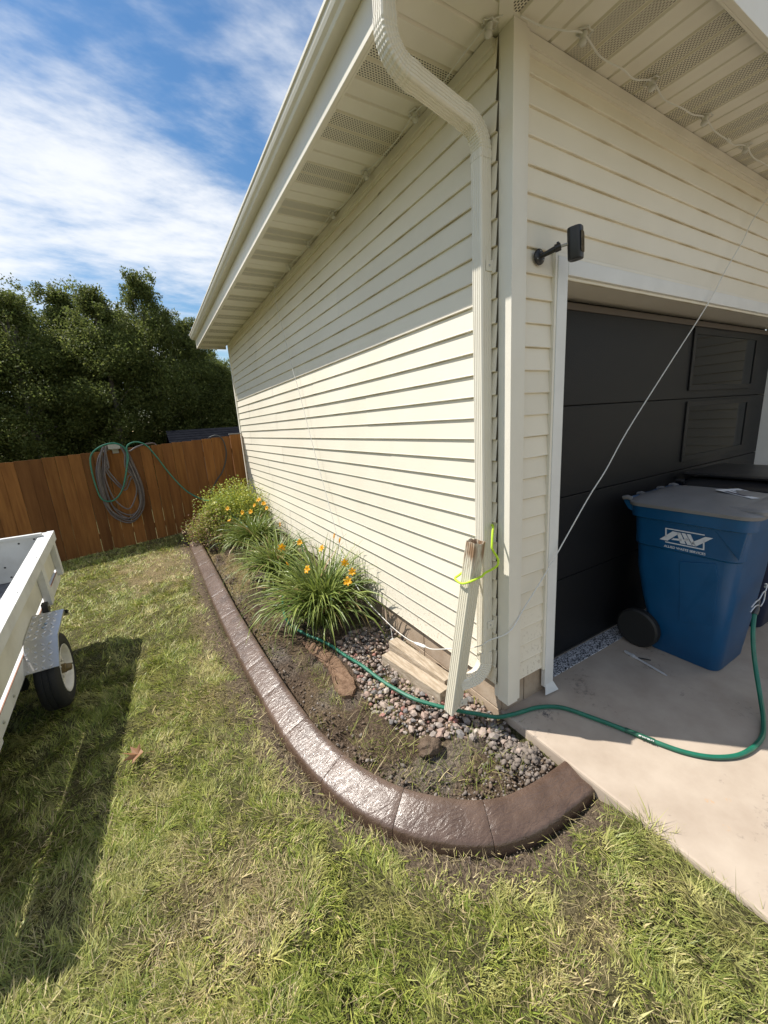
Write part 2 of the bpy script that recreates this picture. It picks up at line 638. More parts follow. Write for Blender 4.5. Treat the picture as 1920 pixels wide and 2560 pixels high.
def build_driveway():
    m = mat('concrete_slab', (0.365, 0.295, 0.23), 0.9, col2=(0.445, 0.37, 0.295), nscale=3.5, ndetail=8, bump=0.12, bscale=160, bdist=0.004)
    nt, N, L, b = nodes_of(m)
    # dark specks and a few rust stains in the concrete
    base = b.inputs['Base Color'].links[0].from_socket
    g = N('ShaderNodeNewGeometry')
    n = N('ShaderNodeTexNoise')
    n.inputs['Scale'].default_value = 26
    n.inputs['Detail'].default_value = 7
    n.inputs['Roughness'].default_value = 0.75
    L(g.outputs['Position'], n.inputs[0])
    n0 = N('ShaderNodeTexNoise')
    n0.inputs['Scale'].default_value = 2.3
    n0.inputs['Detail'].default_value = 3
    L(g.outputs['Position'], n0.inputs[0])
    mul = N('ShaderNodeMath')
    mul.operation = 'MULTIPLY'
    L(n.outputs[0], mul.inputs[0])
    L(n0.outputs[0], mul.inputs[1])
    r = N('ShaderNodeMapRange')
    r.inputs['From Min'].default_value = 0.345
    r.inputs['From Max'].default_value = 0.42
    r.inputs['To Max'].default_value = 0.6
    L(mul.outputs[0], r.inputs['Value'])
    mx = N('ShaderNodeMix')
    mx.data_type = 'RGBA'
    L(r.outputs[0], mx.inputs['Factor'])
    L(base, mx.inputs['A'])
    mx.inputs['B'].default_value = (0.13, 0.11, 0.10, 1)
    prev = mx.outputs['Result']
    for (cx, cy, rad, col, st) in [(0.36, -0.93, 0.022, (0.55, 0.27, 0.07, 1), 0.6), (0.44, -0.97, 0.014, (0.55, 0.27, 0.07, 1), 0.5), (0.28, -1.02, 0.017, (0.55, 0.27, 0.07, 1), 0.55),
                                   (0.235, -0.14, 0.09, (0.12, 0.105, 0.10, 1), 0.65), (0.30, -1.30, 0.10, (0.22, 0.19, 0.17, 1), 0.5), (0.16, -1.22, 0.08, (0.22, 0.19, 0.17, 1), 0.45)]:
        vd = N('ShaderNodeVectorMath')
        vd.operation = 'DISTANCE'
        L(g.outputs['Position'], vd.inputs[0])
        vd.inputs[1].default_value = (cx, cy, 0)
        a = N('ShaderNodeMapRange')
        a.inputs['From Min'].default_value = rad
        a.inputs['From Max'].default_value = 0
        L(vd.outputs['Value'], a.inputs['Value'])
        c2 = N('ShaderNodeMapRange')
        c2.inputs['From Min'].default_value = 0.5
        c2.inputs['From Max'].default_value = 0.6
        L(n.outputs[0], c2.inputs['Value'])
        ml = N('ShaderNodeMath')
        ml.operation = 'MULTIPLY'
        L(a.outputs[0], ml.inputs[0])
        L(c2.outputs[0], ml.inputs[1])
        m3 = N('ShaderNodeMath')
        m3.operation = 'MULTIPLY'
        m3.use_clamp = True
        L(ml.outputs[0], m3.inputs[0])
        m3.inputs[1].default_value = st * 2.2
        x2 = N('ShaderNodeMix')
        x2.data_type = 'RGBA'
        L(m3.outputs[0], x2.inputs['Factor'])
        L(prev, x2.inputs['A'])
        x2.inputs['B'].default_value = col
        prev = x2.outputs['Result']
    L(prev, b.inputs['Base Color'])
    mb = MB().box(SLAB_X, 9.0, -9.0, 0.30, -0.16, 0.0)
    o = mb.build('driveway', m, None, bevel=0.012)
    tag(o, kind='structure')
    # speckled threshold strip in front of the door
    m = mat('terrazzo', (0.30, 0.30, 0.32), 0.6)
    nt, N, L, b = nodes_of(m)
    v = N('ShaderNodeTexVoronoi')
    v.inputs['Scale'].default_value = 130
    g = N('ShaderNodeNewGeometry')
    L(g.outputs['Position'], v.inputs['Vector'])
    hs = N('ShaderNodeSeparateColor')
    L(v.outputs['Color'], hs.inputs[0])
    cr = N('ShaderNodeValToRGB')
    cr.color_ramp.elements[0].color = (0.02, 0.02, 0.025, 1)
    cr.color_ramp.elements[1].color = (0.62, 0.63, 0.66, 1)
    cr.color_ramp.elements[0].position = 0.2
    cr.color_ramp.elements[1].position = 0.8
    L(hs.outputs[0], cr.inputs[0])
    L(cr.outputs[0], b.inputs['Base Color'])
    o = MB().box(0.45, 4.12, 0.045, 0.172, -0.02, 0.006).build('door_threshold', m, None, bevel=0.003)
    tag(o, kind='structure')


build_driveway()

# ================================================================== GARAGE (house)
E_ = 0.1143          # siding course
ZB = 0.20            # bottom of the siding
ZS = 3.42            # soffit
WL = 6.75            # length of the side wall
XR = 4.78            # right end of the front wall (house wing starts)
DX0, DX1, DZ = 0.45, 4.12, 2.49     # door opening

vinyl = mat('cream_vinyl', (0.79, 0.735, 0.615), 0.48, col2=(0.745, 0.69, 0.57), nscale=1.3, ndetail=8, orand=0.045, bump=0.14, bscale=90, bdist=0.003, bstretch=(0.12, 0.12, 1.0))


def vinyl_dirt():
    # yellow-brown grime caught along the butt edges of the courses
    nt, N, L, b = nodes_of(vinyl)
    base = b.inputs['Base Color'].links[0].from_socket
    g = N('ShaderNodeNewGeometry')
    s = N('ShaderNodeSeparateXYZ')
    L(g.outputs['Position'], s.inputs[0])
    def M(op, a, v, clamp=False):
        n = N('ShaderNodeMath')
        n.operation = op
        n.use_clamp = clamp
        L(a, n.inputs[0])
        if isinstance(v, (int, float)):
            n.inputs[1].default_value = v
        else:
            L(v, n.inputs[1])
        return n.outputs[0]
    z = M('DIVIDE', M('SUBTRACT', s.outputs['Z'], ZB - 0.004), E_)
    fr = M('FRACT', z, 0)
    r = N('ShaderNodeMapRange')
    r.inputs['From Min'].default_value = 0.09
    r.inputs['From Max'].default_value = 0.02
    L(fr, r.inputs['Value'])
    n = N('ShaderNodeTexNoise')
    n.inputs['Scale'].default_value = 3.0
    n.inputs['Detail'].default_value = 6
    mp = N('ShaderNodeMapping')
    mp.inputs['Scale'].default_value = (1.2, 1.2, 9)
    L(g.outputs['Position'], mp.inputs[0])
    L(mp.outputs[0], n.inputs[0])
    r2 = N('ShaderNodeMapRange')
    r2.inputs['From Min'].default_value = 0.42
    r2.inputs['From Max'].default_value = 0.68
    L(n.outputs[0], r2.inputs['Value'])
    f = M('MULTIPLY', r.outputs[0], r2.outputs[0])
    f = M('MULTIPLY', f, 0.75, True)
    mx = N('ShaderNodeMix')
    mx.data_type = 'RGBA'
    L(f, mx.inputs['Factor'])
    L(base, mx.inputs['A'])
    mx.inputs['B'].default_value = (0.36, 0.27, 0.11, 1)
    n5 = N('ShaderNodeTexNoise')
    n5.inputs['Scale'].default_value = 55
    n5.inputs['Detail'].default_value = 5
    L(g.outputs['Position'], n5.inputs[0])
    r5 = N('ShaderNodeMapRange')
    r5.inputs['From Min'].default_value = 0.56
    r5.inputs['From Max'].default_value = 0.70
    L(n5.outputs[0], r5.inputs['Value'])
    r6 = N('ShaderNodeMapRange')
    r6.inputs['From Min'].default_value = 0.75
    r6.inputs['From Max'].default_value = 0.2
    r6.inputs['To Max'].default_value = 0.5
    L(s.outputs['Z'], r6.inputs['Value'])
    f5 = M('MULTIPLY', r5.outputs[0], r6.outputs[0])
    m5 = N('ShaderNodeMix')
    m5.data_type = 'RGBA'
    L(f5, m5.inputs['Factor'])
    L(mx.outputs['Result'], m5.inputs['A'])
    m5.inputs['B'].default_value = (0.30, 0.22, 0.14, 1)
    L(m5.outputs['Result'], b.inputs['Base Color'])


vinyl_dirt()
trimv = mat('cream_trim', (0.77, 0.735, 0.645), 0.42, col2=(0.73, 0.69, 0.595), nscale=3, bump=0.04, bscale=50)
whitetrim = mat('white_trim', (0.74, 0.74, 0.72), 0.4, col2=(0.68, 0.68, 0.66), nscale=4)
alum = mat('cream_aluminium', (0.77, 0.73, 0.63), 0.36, col2=(0.73, 0.685, 0.585), nscale=5, bump=0.02, bscale=30)
block_m = mat('painted_block', (0.36, 0.27, 0.19), 0.9, col2=(0.44, 0.35, 0.26), nscale=9, bump=0.5, bscale=120, bdist=0.006)
dark = mat('dark_void', (0.03, 0.028, 0.025), 0.9)
wall_core = mat('sheathing', (0.30, 0.26, 0.2), 0.9)

HOUSE = empty('garage', (0, 0, 0), 'cream vinyl-sided garage with a dark overhead door and deep eaves', 'garage')


def siding(axis, pos, sgn, a0, a1, z0, rows, pieces, root=HOUSE, off0=0.0):
    """axis 'y': wall along y at x=pos facing sgn*x ; axis 'x': wall along x at y=pos facing sgn*y"""
    prof = [(0.0, 0.0), (0.017, 0.0), (0.0185, 0.004), (0.0165, 0.010), (0.005, E_), (0.017, E_), (0.0185, E_ + 0.004), (0.0165, E_ + 0.010), (0.005, 2 * E_ + 0.003)]
    for k, (s, e, lift) in enumerate(pieces):
        v = []
        for a in (s, e):
            for (o, h) in prof:
                oo = pos + sgn * (o + lift)
                v.append((oo, a, z0 + h) if axis == 'y' else (a, oo, z0 + h))
        n = len(prof)
        f = [(i, i + 1, n + i + 1, n + i) for i in range(n - 1)]
        MB().add(v, f).build('siding_panel', vinyl, root)


def build_walls():
    r = random.Random(3)
    # cores
    MB().box(0.004, 0.12, 0.0, WL, ZB, ZS + 0.1).build('wall', wall_core, HOUSE)
    mb = MB()
    mb.box(0.121, DX0 - 0.001, 0.004, 0.12, ZB, ZS + 0.1)
    mb.box(DX0, DX1, 0.004, 0.12, DZ + 0.03, ZS + 0.1)
    mb.box(DX1 + 0.001, XR, 0.004, 0.12, 0.0, ZS + 0.1)
    mb.build('wall', wall_core, HOUSE)
    MB().box(XR, XR + 0.12, -3.6, 0.12, 0.0, ZS + 0.1).build('wall', wall_core, HOUSE)
    MB().box(0.121, XR, WL - 0.12, WL, -0.1, ZS + 0.1).build('wall', wall_core, HOUSE)
    for k in range(14):
        z0 = ZB + k * 2 * E_
        # side wall: pieces up to 3.66 m with lapped joints
        j1 = [2.55, 1.05, 3.1, 1.75, 2.2, 0.95, 2.9, 1.4][k % 8] + r.uniform(-0.15, 0.15)
        j2 = j1 + r.uniform(2.6, 3.3)
        cuts = [0.034, j1] + ([j2] if j2 < WL - 0.5 else []) + [WL - 0.05]
        pcs = []
        for i in range(len(cuts) - 1):
            s, e = cuts[i], cuts[i + 1]
            pcs.append((s, e + (0.025 if i < len(cuts) - 2 else 0), 0.0 if i % 2 else 0.0022))
        siding('y', 0.0, -1, 0, 0, z0, 1, pcs)
        # front wall
        if z0 + 2 * E_ <= DZ + 0.02:
            siding('x', 0.0, -1, 0, 0, z0, 1, [(0.115, 0.348, 0)])
            siding('x', 0.0, -1, 0, 0, z0, 1, [(DX1 + 0.10, XR - 0.02, 0)])
        else:
            siding('x', 0.0, -1, 0, 0, z0, 1, [(0.115, XR - 0.02, 0.0)])
        siding('y', XR, -1, 0, 0, z0, 1, [(-3.6, -0.03, 0)])
    # frieze strip and J-channel under the soffit
    for ax in ('L', 'F', 'W'):
        mb = MB()
        if ax == 'L':
            mb.box(-0.022, -0.0, 0.05, WL - 0.05, 3.352, ZS - 0.012)
            mb.box(-0.034, -0.0225, 0.05, WL - 0.05, 3.372, ZS - 0.004)
        elif ax == 'F':
            mb.box(0.115, XR - 0.03, -0.022, 0.0, 3.352, ZS - 0.012)
            mb.box(0.115, XR - 0.03, -0.034, -0.0225, 3.372, ZS - 0.004)
        else:
            mb.box(XR - 0.034, XR - 0.0, -3.6, -0.04, 3.36, ZS - 0.004)
        mb.build('frieze_trim', trimv, HOUSE)
    # outside corner posts
    def post(cx, cy, dx, dy, name='corner_post', zb=0.095):
        # L section, corner at (cx,cy), legs along +dx x and +dy y
        w, th = 0.082, 0.018
        mb = MB()
        pts = [(0, 0), (w, 0), (w, 0.006), (w + 0.006, 0.010), (w + 0.030, 0.010), (w + 0.030, 0.020), (th, 0.020), (th, w + 0.036), (0.010, w + 0.036), (0.010, w + 0.006), (0.004, w), (0, w)]
        mb.prism([(cx + dx * p[0], cy + dy * p[1]) for p in pts], zb, ZS - 0.002, 'z')
        mb.build(name, trimv, HOUSE, bevel=0.0015)
    post(-0.004, -0.050, 1, 1)
    MB().box(-0.03, 0.02, WL - 0.065, WL + 0.02, 0.1, ZS - 0.003).build('corner_post', trimv, HOUSE, bevel=0.003)
    # foundation blocks
    for i in range(17):
        y0 = 0.03 + i * 0.4
        y1 = min(y0 + 0.392, WL - 0.01)
        MB().box(0.012, 0.16, y0, y1, 0.006, ZB + 0.002).build('foundation_block', block_m, HOUSE, bevel=0.004)
        MB().box(0.013, 0.16, y0 + 0.0, y1, -0.25, -0.002).build('foundation_block', block_m, HOUSE, bevel=0.004)
    for (x0, x1) in ((0.03, 0.205), (0.213, 0.40)):
        MB().box(x0, x1, 0.012, 0.16, -0.14, ZB + 0.002).build('foundation_block', block_m, HOUSE, bevel=0.004)
    MB().box(0.035, 0.17, 0.035, WL - 0.02, -0.25, ZB).build('mortar', mat('mortar', (0.33, 0.29, 0.25), 0.95), HOUSE)


build_walls()


def mat_vent():
    """cream soffit metal with punched air slots"""
    m = mat('vented_soffit', (0.77, 0.73, 0.63), 0.45)
    nt, N, L, b = nodes_of(m)
    tc = N('ShaderNodeTexCoord')
    sp = N('ShaderNodeSeparateXYZ')
    L(tc.outputs['Object'], sp.inputs[0])     # object x: across strip, y: along strip
    def M(op, a, v=None, clamp=False):
        n = N('ShaderNodeMath')
        n.operation = op
        n.use_clamp = clamp
        for i, q in enumerate((a, v)):
            if q is None:
                continue
            if isinstance(q, (int, float)):
                n.inputs[i].default_value = q
            else:
                L(q, n.inputs[i])
        return n.outputs[0]
    u = M('DIVIDE', sp.outputs['X'], 0.0112)
    row = M('FLOOR', u)
    w = M('ADD', M('DIVIDE', sp.outputs['Y'], 0.0155), M('MULTIPLY', row, 0.5))
    fu = M('ABSOLUTE', M('SUBTRACT', M('FRACT', u), 0.5))
    fw = M('ABSOLUTE', M('SUBTRACT', M('FRACT', w), 0.5))
    a = M('LESS_THAN', fu, 0.25)
    c = M('LESS_THAN', fw, 0.31)
    inside = M('LESS_THAN', M('ABSOLUTE', sp.outputs['X']), 0.0415)
    h = M('MULTIPLY', M('MULTIPLY', a, c), inside)
    mx = N('ShaderNodeMix')
    mx.data_type = 'RGBA'
    mx.inputs['A'].default_value = (0.70, 0.655, 0.53, 1)
    mx.inputs['B'].default_value = (0.035, 0.026, 0.018, 1)
    L(h, mx.inputs['Factor'])
    L(mx.outputs['Result'], b.inputs['Base Color'])
    bp = N('ShaderNodeBump')
    bp.inputs['Strength'].default_value = 0.6
    bp.inputs['Distance'].default_value = 0.003
    bp.invert = True
    L(h, bp.inputs['Height'])
    L(bp.outputs[0], b.inputs['Normal'])
    return m


def build_soffit():
    vent = mat_vent()
    W = 0.1125
    OVL, OVF = 0.50, 0.50
    def strip_mesh(length, name):
        # object x across, y along, underside profile with a recessed V groove at both sides
        mb = MB()
        pr = [(-W / 2, 0.012), (-W / 2 + 0.002, 0.010), (-W / 2 + 0.009, 0.0), (W / 2 - 0.009, 0.0), (W / 2 - 0.002, 0.010), (W / 2, 0.012)]
        v = [(x, yy, z) for yy in (-length / 2, length / 2) for (x, z) in pr]
        n = len(pr)
        mb.add(v, [(i, i + 1, n + i + 1, n + i) for i in range(n - 1)])
        me = mb.mesh(name)
        return me
    mL_s = strip_mesh(OVL - 0.02, 'soffit_solid')
    mL_v = strip_mesh(OVL - 0.02, 'soffit_vent')
    sol = mat('soffit_metal', (0.77, 0.73, 0.63), 0.45, col2=(0.73, 0.685, 0.585), nscale=4, bump=0.03, bscale=40)
    mL_s.materials.append(sol)
    mL_v.materials.append(vent)
    y = 0.05 + W / 2
    k = 0
    while y < WL + 0.3:
        o = obj('soffit_panel', mL_v if k % 4 in (2, 3) else mL_s, None, HOUSE)
        o.location = (-0.02 - (OVL - 0.02) / 2, y, ZS)
        o.rotation_euler = (0, 0, R(90))
        y += W
        k += 1
    # mitred corner field: solid, plus a divider
    x = 0.13 + W / 2
    k = 0
    while x < XR - 0.05:
        o = obj('soffit_panel', mL_v if k % 4 in (2, 3) else mL_s, None, HOUSE)
        o.location = (x, -0.02 - (OVF - 0.02) / 2, ZS)
        x += W
        k += 1
    # mitred corner: strips of both fields run out to the diagonal
    def clipped(along_y, c, material):
        h = W / 2
        pr = [(-h, 0.012), (-h + 0.002, 0.010), (-h + 0.009, 0.0), (h - 0.009, 0.0), (h - 0.002, 0.010), (h, 0.012)]
        v = []
        for end in (0, 1):
            for (q, z) in pr:
                a = c + q
                e = -0.498 if end == 0 else min(-0.012, a - 0.006)
                v.append((a, e, ZS + z) if along_y else (e, a, ZS + z))
        n = len(pr)
        MB().add(v, [(i, i + 1, n + i + 1, n + i) for i in range(n - 1)]).build('soffit_panel', material, HOUSE)
    for k in range(5):
        clipped(True, 0.13 - W / 2 - k * W, vent if k in (1, 2) else sol)
        clipped(False, 0.05 - W / 2 - k * W, vent if k in (1, 2) else sol)
    D = Matrix.Rotation(R(45), 4, 'Z')
    MB().box(-0.70, 0.02, -0.028, 0.028, ZS - 0.007, ZS + 0.013, D).build('soffit_divider', trimv, HOUSE, bevel=0.002)
    MB().box(-0.04, 0.14, -0.06, 0.06, ZS - 0.0015, ZS + 0.0135).build('soffit_corner_plate', trimv, HOUSE)
    # backing above so that no light leaks
    MB().box(-0.49, XR + 0.1, -0.49, 0.0, ZS + 0.014, ZS + 0.03).build('soffit_backing', dark, HOUSE)
    MB().box(-0.49, 0.0, 0.0, WL + 0.3, ZS + 0.014, ZS + 0.03).build('soffit_backing', dark, HOUSE)
    # inner channel along fascia
    MB().box(-0.500, -0.478, -0.5, WL + 0.31, ZS - 0.006, ZS + 0.012).build('soffit_channel', trimv, HOUSE)
    MB().box(-0.478, XR + 0.1, -0.500, -0.478, ZS - 0.006, ZS + 0.012).build('soffit_channel', trimv, HOUSE)
    # fascia boards (metal wrapped) with a lower lip
    fz0, fz1 = ZS - 0.042, 3.66
    mb = MB()
    mb.box(-0.526, -0.503, -0.526, WL + 0.32, fz0, fz1)
    mb.box(-0.5025, -0.492, -0.5, WL + 0.31, fz0, fz0 + 0.006)
    mb.build('fascia', alum, HOUSE, bevel=0.002)
    mb = MB()
    mb.box(-0.5255, XR + 0.3, -0.526, -0.503, fz0 + 0.0005, fz1)
    mb.box(-0.5, XR + 0.3, -0.5025, -0.492, fz0 + 0.0005, fz0 + 0.006)
    mb.build('fascia', alum, HOUSE, bevel=0.002)
    MB().box(-0.526, 0.0, WL + 0.322, WL + 0.34, fz0, fz1).build('fascia', alum, HOUSE)
    # K-style gutter on the side eave
    gp = [(-0.5275, 3.615), (-0.5275, 3.530), (-0.585, 3.530), (-0.592, 3.545), (-0.606, 3.558), (-0.613, 3.575), (-0.613, 3.590), (-0.622, 3.596), (-0.622, 3.612), (-0.612, 3.612),
          (-0.612, 3.604), (-0.605, 3.600), (-0.601, 3.574), (-0.586, 3.560), (-0.580, 3.536), (-0.532, 3.536), (-0.532, 3.615)]
    g = MB().prism(gp, -0.53, WL + 0.34, 'y').build('gutter', alum, HOUSE)
    # end caps
    for yy in (-0.533, WL + 0.34):
        MB().prism(gp[:10], yy, yy + 0.003, 'y').build('end_cap', alum, g)
    # drip edge debris line: small clumps hanging at the gutter seam
    # roof planes (gable, ridge along y)
    shin = mat('asphalt_shingle', (0.10, 0.09, 0.085), 0.95, col2=(0.17, 0.15, 0.14), nscale=18, bump=0.5, bscale=70, bdist=0.01)
    xm = 3.4
    s = 0.42
    z0 = 3.655
    def sheet(xa, za, xb, zb, name):
        mb = MB()
        mb.prism([(xa, za), (xb, zb), (xb, zb + 0.03), (xa, za + 0.03)], -0.56, WL + 0.36, 'y')
        rf = mb.build(name, shin, HOUSE)
        return rf
    sheet(-0.57, z0, xm, z0 + (xm + 0.57) * s, 'roof')
    sheet(2 * xm + 0.57, z0, xm, z0 + (xm + 0.57) * s, 'roof')
    MB().prism([(-0.5, fz1), (2 * xm + 0.5, fz1), (xm, z0 + (xm + 0.4) * s)], -0.515, -0.49, 'y').build('gable_wall', vinyl, HOUSE)
    MB().prism([(-0.5, fz1), (2 * xm + 0.5, fz1), (xm, z0 + (xm + 0.4) * s)], WL + 0.3, WL + 0.32, 'y').build('gable_wall', vinyl, HOUSE)


build_soffit()


def build_door():
    D = empty('garage_door_placeholder') if False else None
    dm = mat('charcoal_steel', (0.0065, 0.007, 0.0085), 0.5, spec=0.3, bump=0.7, bscale=130, bdist=0.003)
    fm = mat('charcoal_frame', (0.010, 0.010, 0.011), 0.5, spec=0.3)
    yd = 0.19
    H = 0.61
    # four sections
    root = MB().box(DX0 + 0.003, DX1 - 0.003, yd + 0.05, yd + 0.06, 0.0, DZ - 0.03).build('garage_door', fm, HOUSE)
    for k in range(4):
        z0 = 0.012 + k * H
        z1 = z0 + H - 0.006
        if k == 3:
            z1 = DZ - 0.055
        MB().box(DX0 + 0.002, DX1 - 0.002, yd, yd + 0.049, z0, z1).build('door_section', dm, root, bevel=0.004)
    MB().box(DX0 + 0.002, DX1 - 0.002, yd - 0.004, yd + 0.05, 0.0, 0.0115).build('bottom_seal', mat('rubber', (0.02, 0.02, 0.02), 0.8), root)
    # top brush strip, a touch lighter
    MB().box(DX0 + 0.002, DX1 - 0.002, yd - 0.012, yd - 0.001, DZ - 0.075, DZ - 0.035).build('weather_strip', mat('brown_strip', (0.10, 0.08, 0.065), 0.7), root, bevel=0.003)
    glass = mat('dark_glass', (0.006, 0.007, 0.008), 0.03, spec=0.10)
    for (x0, x1, z0, z1) in ((2.40, 3.73, 1.905, 2.40), (2.40, 3.71, 1.30, 1.815)):
        mb = MB()
        t = 0.045
        mb.box(x0, x1, yd - 0.014, yd - 0.001, z0, z0 + t)
        mb.box(x0, x1, yd - 0.014, yd - 0.001, z1 - t, z1)
        mb.box(x0, x0 + t, yd - 0.0135, yd - 0.001, z0 + t, z1 - t)
        mb.box(x1 - t, x1, yd - 0.0135, yd - 0.001, z0 + t, z1 - t)
        w = mb.build('window', fm, root, bevel=0.003)
        MB().box(x0 + t, x1 - t, yd - 0.006, yd - 0.0015, z0 + t, z1 - t).build('pane', glass, w)
    # casing: jambs, head and outer trim
    mb = MB()
    mb.box(DX0 - 0.012, DX0, -0.018, yd + 0.06, 0.03, DZ)
    mb.build('jamb', trimv, HOUSE, bevel=0.002)
    MB().box(DX1, DX1 + 0.012, -0.018, yd + 0.06, 0.01, DZ).build('jamb', whitetrim, HOUSE, bevel=0.002)
    MB().box(DX0 - 0.012, DX1 + 0.012, -0.018, yd + 0.06, DZ, DZ + 0.012).build('head_casing', trimv, HOUSE, bevel=0.002)
    # outer trim boards
    mb = MB()
    mb.box(DX0 - 0.095, DX0 - 0.0125, -0.034, -0.004, 0.055, DZ + 0.0935)
    mb.build('door_trim', whitetrim, HOUSE, bevel=0.004)
    MB().box(DX1 + 0.0125, DX1 + 0.095, -0.034, -0.004, 0.02, DZ + 0.0935).build('door_trim', whitetrim, HOUSE, bevel=0.004)
    MB().box(DX0 - 0.012, DX1 + 0.012, -0.034, -0.004, DZ + 0.0125, DZ + 0.093).build('door_trim', whitetrim, HOUSE, bevel=0.004)
    for (x0, x1, z0, z1) in ((DX0 - 0.112, DX0 - 0.0955, 0.19, DZ + 0.11), (DX0 - 0.0955, DX1 + 0.11, DZ + 0.094, DZ + 0.11)):
        MB().box(x0, x1, -0.030, -0.002, z0, z1).build('j_channel', trimv, HOUSE, bevel=0.002)
    # bent trim foot at the slab
    mb = MB()
    mb.add([(DX0 - 0.09, -0.036, 0.07), (DX0 - 0.012, -0.036, 0.07), (DX0 + 0.012, -0.06, 0.012), (DX0 - 0.105, -0.05, 0.012),
            (DX0 - 0.09, -0.033, 0.07), (DX0 - 0.012, -0.033, 0.07), (DX0 + 0.012, -0.057, 0.012), (DX0 - 0.105, -0.047, 0.012)],
           [(0, 1, 2, 3), (7, 6, 5, 4), (0, 4, 5, 1), (1, 5, 6, 2), (2, 6, 7, 3), (3, 7, 4, 0)])
    mb.build('trim_foot', whitetrim, HOUSE)
    MB().box(DX0 + 0.0, DX1, yd + 0.07, yd + 0.12, -0.02, 2.6).build('door_light_block', dark, HOUSE)  # unseen dark sheet added close behind the door to block light


build_door()


# ------------------------------------------------------------------ downspout
def ribbed_section(w, d, ribs=5, depth=0.0022):
    """closed polygon, ribs on the two w-sides and the two d-sides"""
    P = []
    def side(a, b, n):
        a = Vector(a)
        b = Vector(b)
        t = (b - a)
        nn = Vector((t.y, -t.x)).normalized()
        m = n * 2 + 1
        for i in range(m):
            f0 = 0.08 + 0.84 * i / m
            f1 = 0.08 + 0.84 * (i + 0.85) / m
            off = -depth if i % 2 else 0.0
            P.append(a + t * f0 + nn * off)
            P.append(a + t * f1 + nn * off)
    side((-w / 2, -d / 2), (w / 2, -d / 2), ribs)
    side((w / 2, -d / 2), (w / 2, d / 2), ribs)
    side((w / 2, d / 2), (-w / 2, d / 2), ribs)
    side((-w / 2, d / 2), (-w / 2, -d / 2), ribs)
    return P


def sweep(sec, pts, bvec, scales=None, mb=None):
    pts = [Vector(p) for p in pts]
    b = Vector(bvec).normalized()
    rings = []
    for i, p in enumerate(pts):
        t = (pts[min(i + 1, len(pts) - 1)] - pts[max(i - 1, 0)]).normalized()
        n = b.cross(t).normalized()
        b2 = t.cross(n).normalized()
        s = scales[i] if scales else 1.0
        rings.append([p + n * q.x * s + b2 * q.y * s for q in sec])
    mb = mb or MB()
    mb.loft(rings, True)
    return mb


def arc_pts(p, t0, t1, rad, n):
    """arc starting at p heading t0, ending heading t1"""
    t0 = Vector(t0).normalized()
    t1 = Vector(t1).normalized()
    ang = t0.angle(t1)
    ax = t0.cross(t1).normalized()
    c = Vector(p) + ax.cross(t0) * rad
    out = []
    for k in range(n + 1):
        q = Quaternion(ax, ang * k / n)
        out.append(c + q @ (Vector(p) - c))
    return out


def build_downspout():
    sec = ribbed_section(0.070, 0.070, 4)
    dsx, dsy = -0.050, 0.097
    root = sweep(sec, [(dsx, dsy, 0.36), (dsx, dsy, 1.6), (dsx, dsy, 3.0)], (0, 1, 0)).build('downspout', alum, HOUSE, smooth=False)
    # lower elbow
    d1 = Vector((-0.93, 0.36, -0.10)).normalized()
    bl = Vector((0, 0, -1)).cross(d1).normalized()
    def elbow(p, t0, t1, rad, n=22, pre=0.05, post=0.06, name='elbow', s0=1.03, dry=False):
        ax = Vector(t0).cross(Vector(t1)).normalized()
        pts = [Vector(p) - Vector(t0).normalized() * pre * 0.0]
        a = arc_pts(Vector(p) + Vector(t0).normalized() * pre, t0, t1, rad, n)
        pts += a + [a[-1] + Vector(t1).normalized() * post]
        sc = [s0] + [s0 * (1.0 if i % 2 == 0 else 0.93) for i in range(len(a))] + [s0 * 0.99]
        if not dry:
            sweep(sec, pts, ax, sc).build(name, alum, root)
        return pts[-1]
    e1 = elbow((dsx, dsy, 0.42), (0, 0, -1), d1, 0.125, n=26, pre=0.07, post=0.05, s0=1.05)
    # upper elbows
    up = Vector((0, 0, 1))
    outd = Vector((-0.97, 0.0, 0.22)).normalized()
    p1 = elbow((dsx, dsy, 2.965), up, outd, 0.115, n=20, pre=0.03, post=0.03, s0=1.05)
    top = Vector((-0.535, 0.185, 3.54))
    # straight run between elbows
    q0 = elbow(p1, outd, up, 0.125, n=22, pre=0.035, post=0.03, s0=1.07, dry=True)
    tgt = p1 + outd * max(0.02, (-0.545 - q0.x) / outd.x)
    sweep(sec, [p1 - outd * 0.04, tgt + outd * 0.03], outd.cross(up)).build('offset_pipe', alum, root)
    p2 = elbow(tgt, outd, up, 0.125, n=22, pre=0.035, post=0.03, s0=1.07)
    sweep(sec, [p2 - up * 0.03, Vector((p2.x, p2.y, max(p2.z + 0.005, 3.535)))], (0, 1, 0)).build('outlet', alum, root)
    # straps with a screw each
    for zz in (2.52, 0.60):
        mb = MB()
        mb.box(dsx - 0.008, dsx + 0.046, dsy - 0.0395, dsy - 0.0355, zz - 0.024, zz + 0.024)
        mb.box(dsx + 0.034, 0.0, dsy - 0.0392, dsy - 0.0355, zz - 0.016, zz + 0.016)
        st = mb.build('strap', alum, root, bevel=0.0012)
        M = Matrix.Translation((dsx + 0.012, dsy - 0.0395, zz)) @ Matrix.Rotation(R(90), 4, 'X')
        MB().lathe([(0.0055, 0.0), (0.0055, 0.002), (0.003, 0.0035)], 10, M).build('screw', mat('zinc', (0.5, 0.5, 0.48), 0.4, metallic=0.8), st)
    for (yy, zz) in ((dsy - 0.0, 0.375),):
        M = Matrix.Translation((dsx + 0.010, dsy - 0.0375, zz)) @ Matrix.Rotation(R(90), 4, 'X')
        MB().lathe([(0.004, 0.0), (0.004, 0.002), (0.002, 0.003)], 8, M).build('screw', MATS['zinc'], root)
    return e1, d1


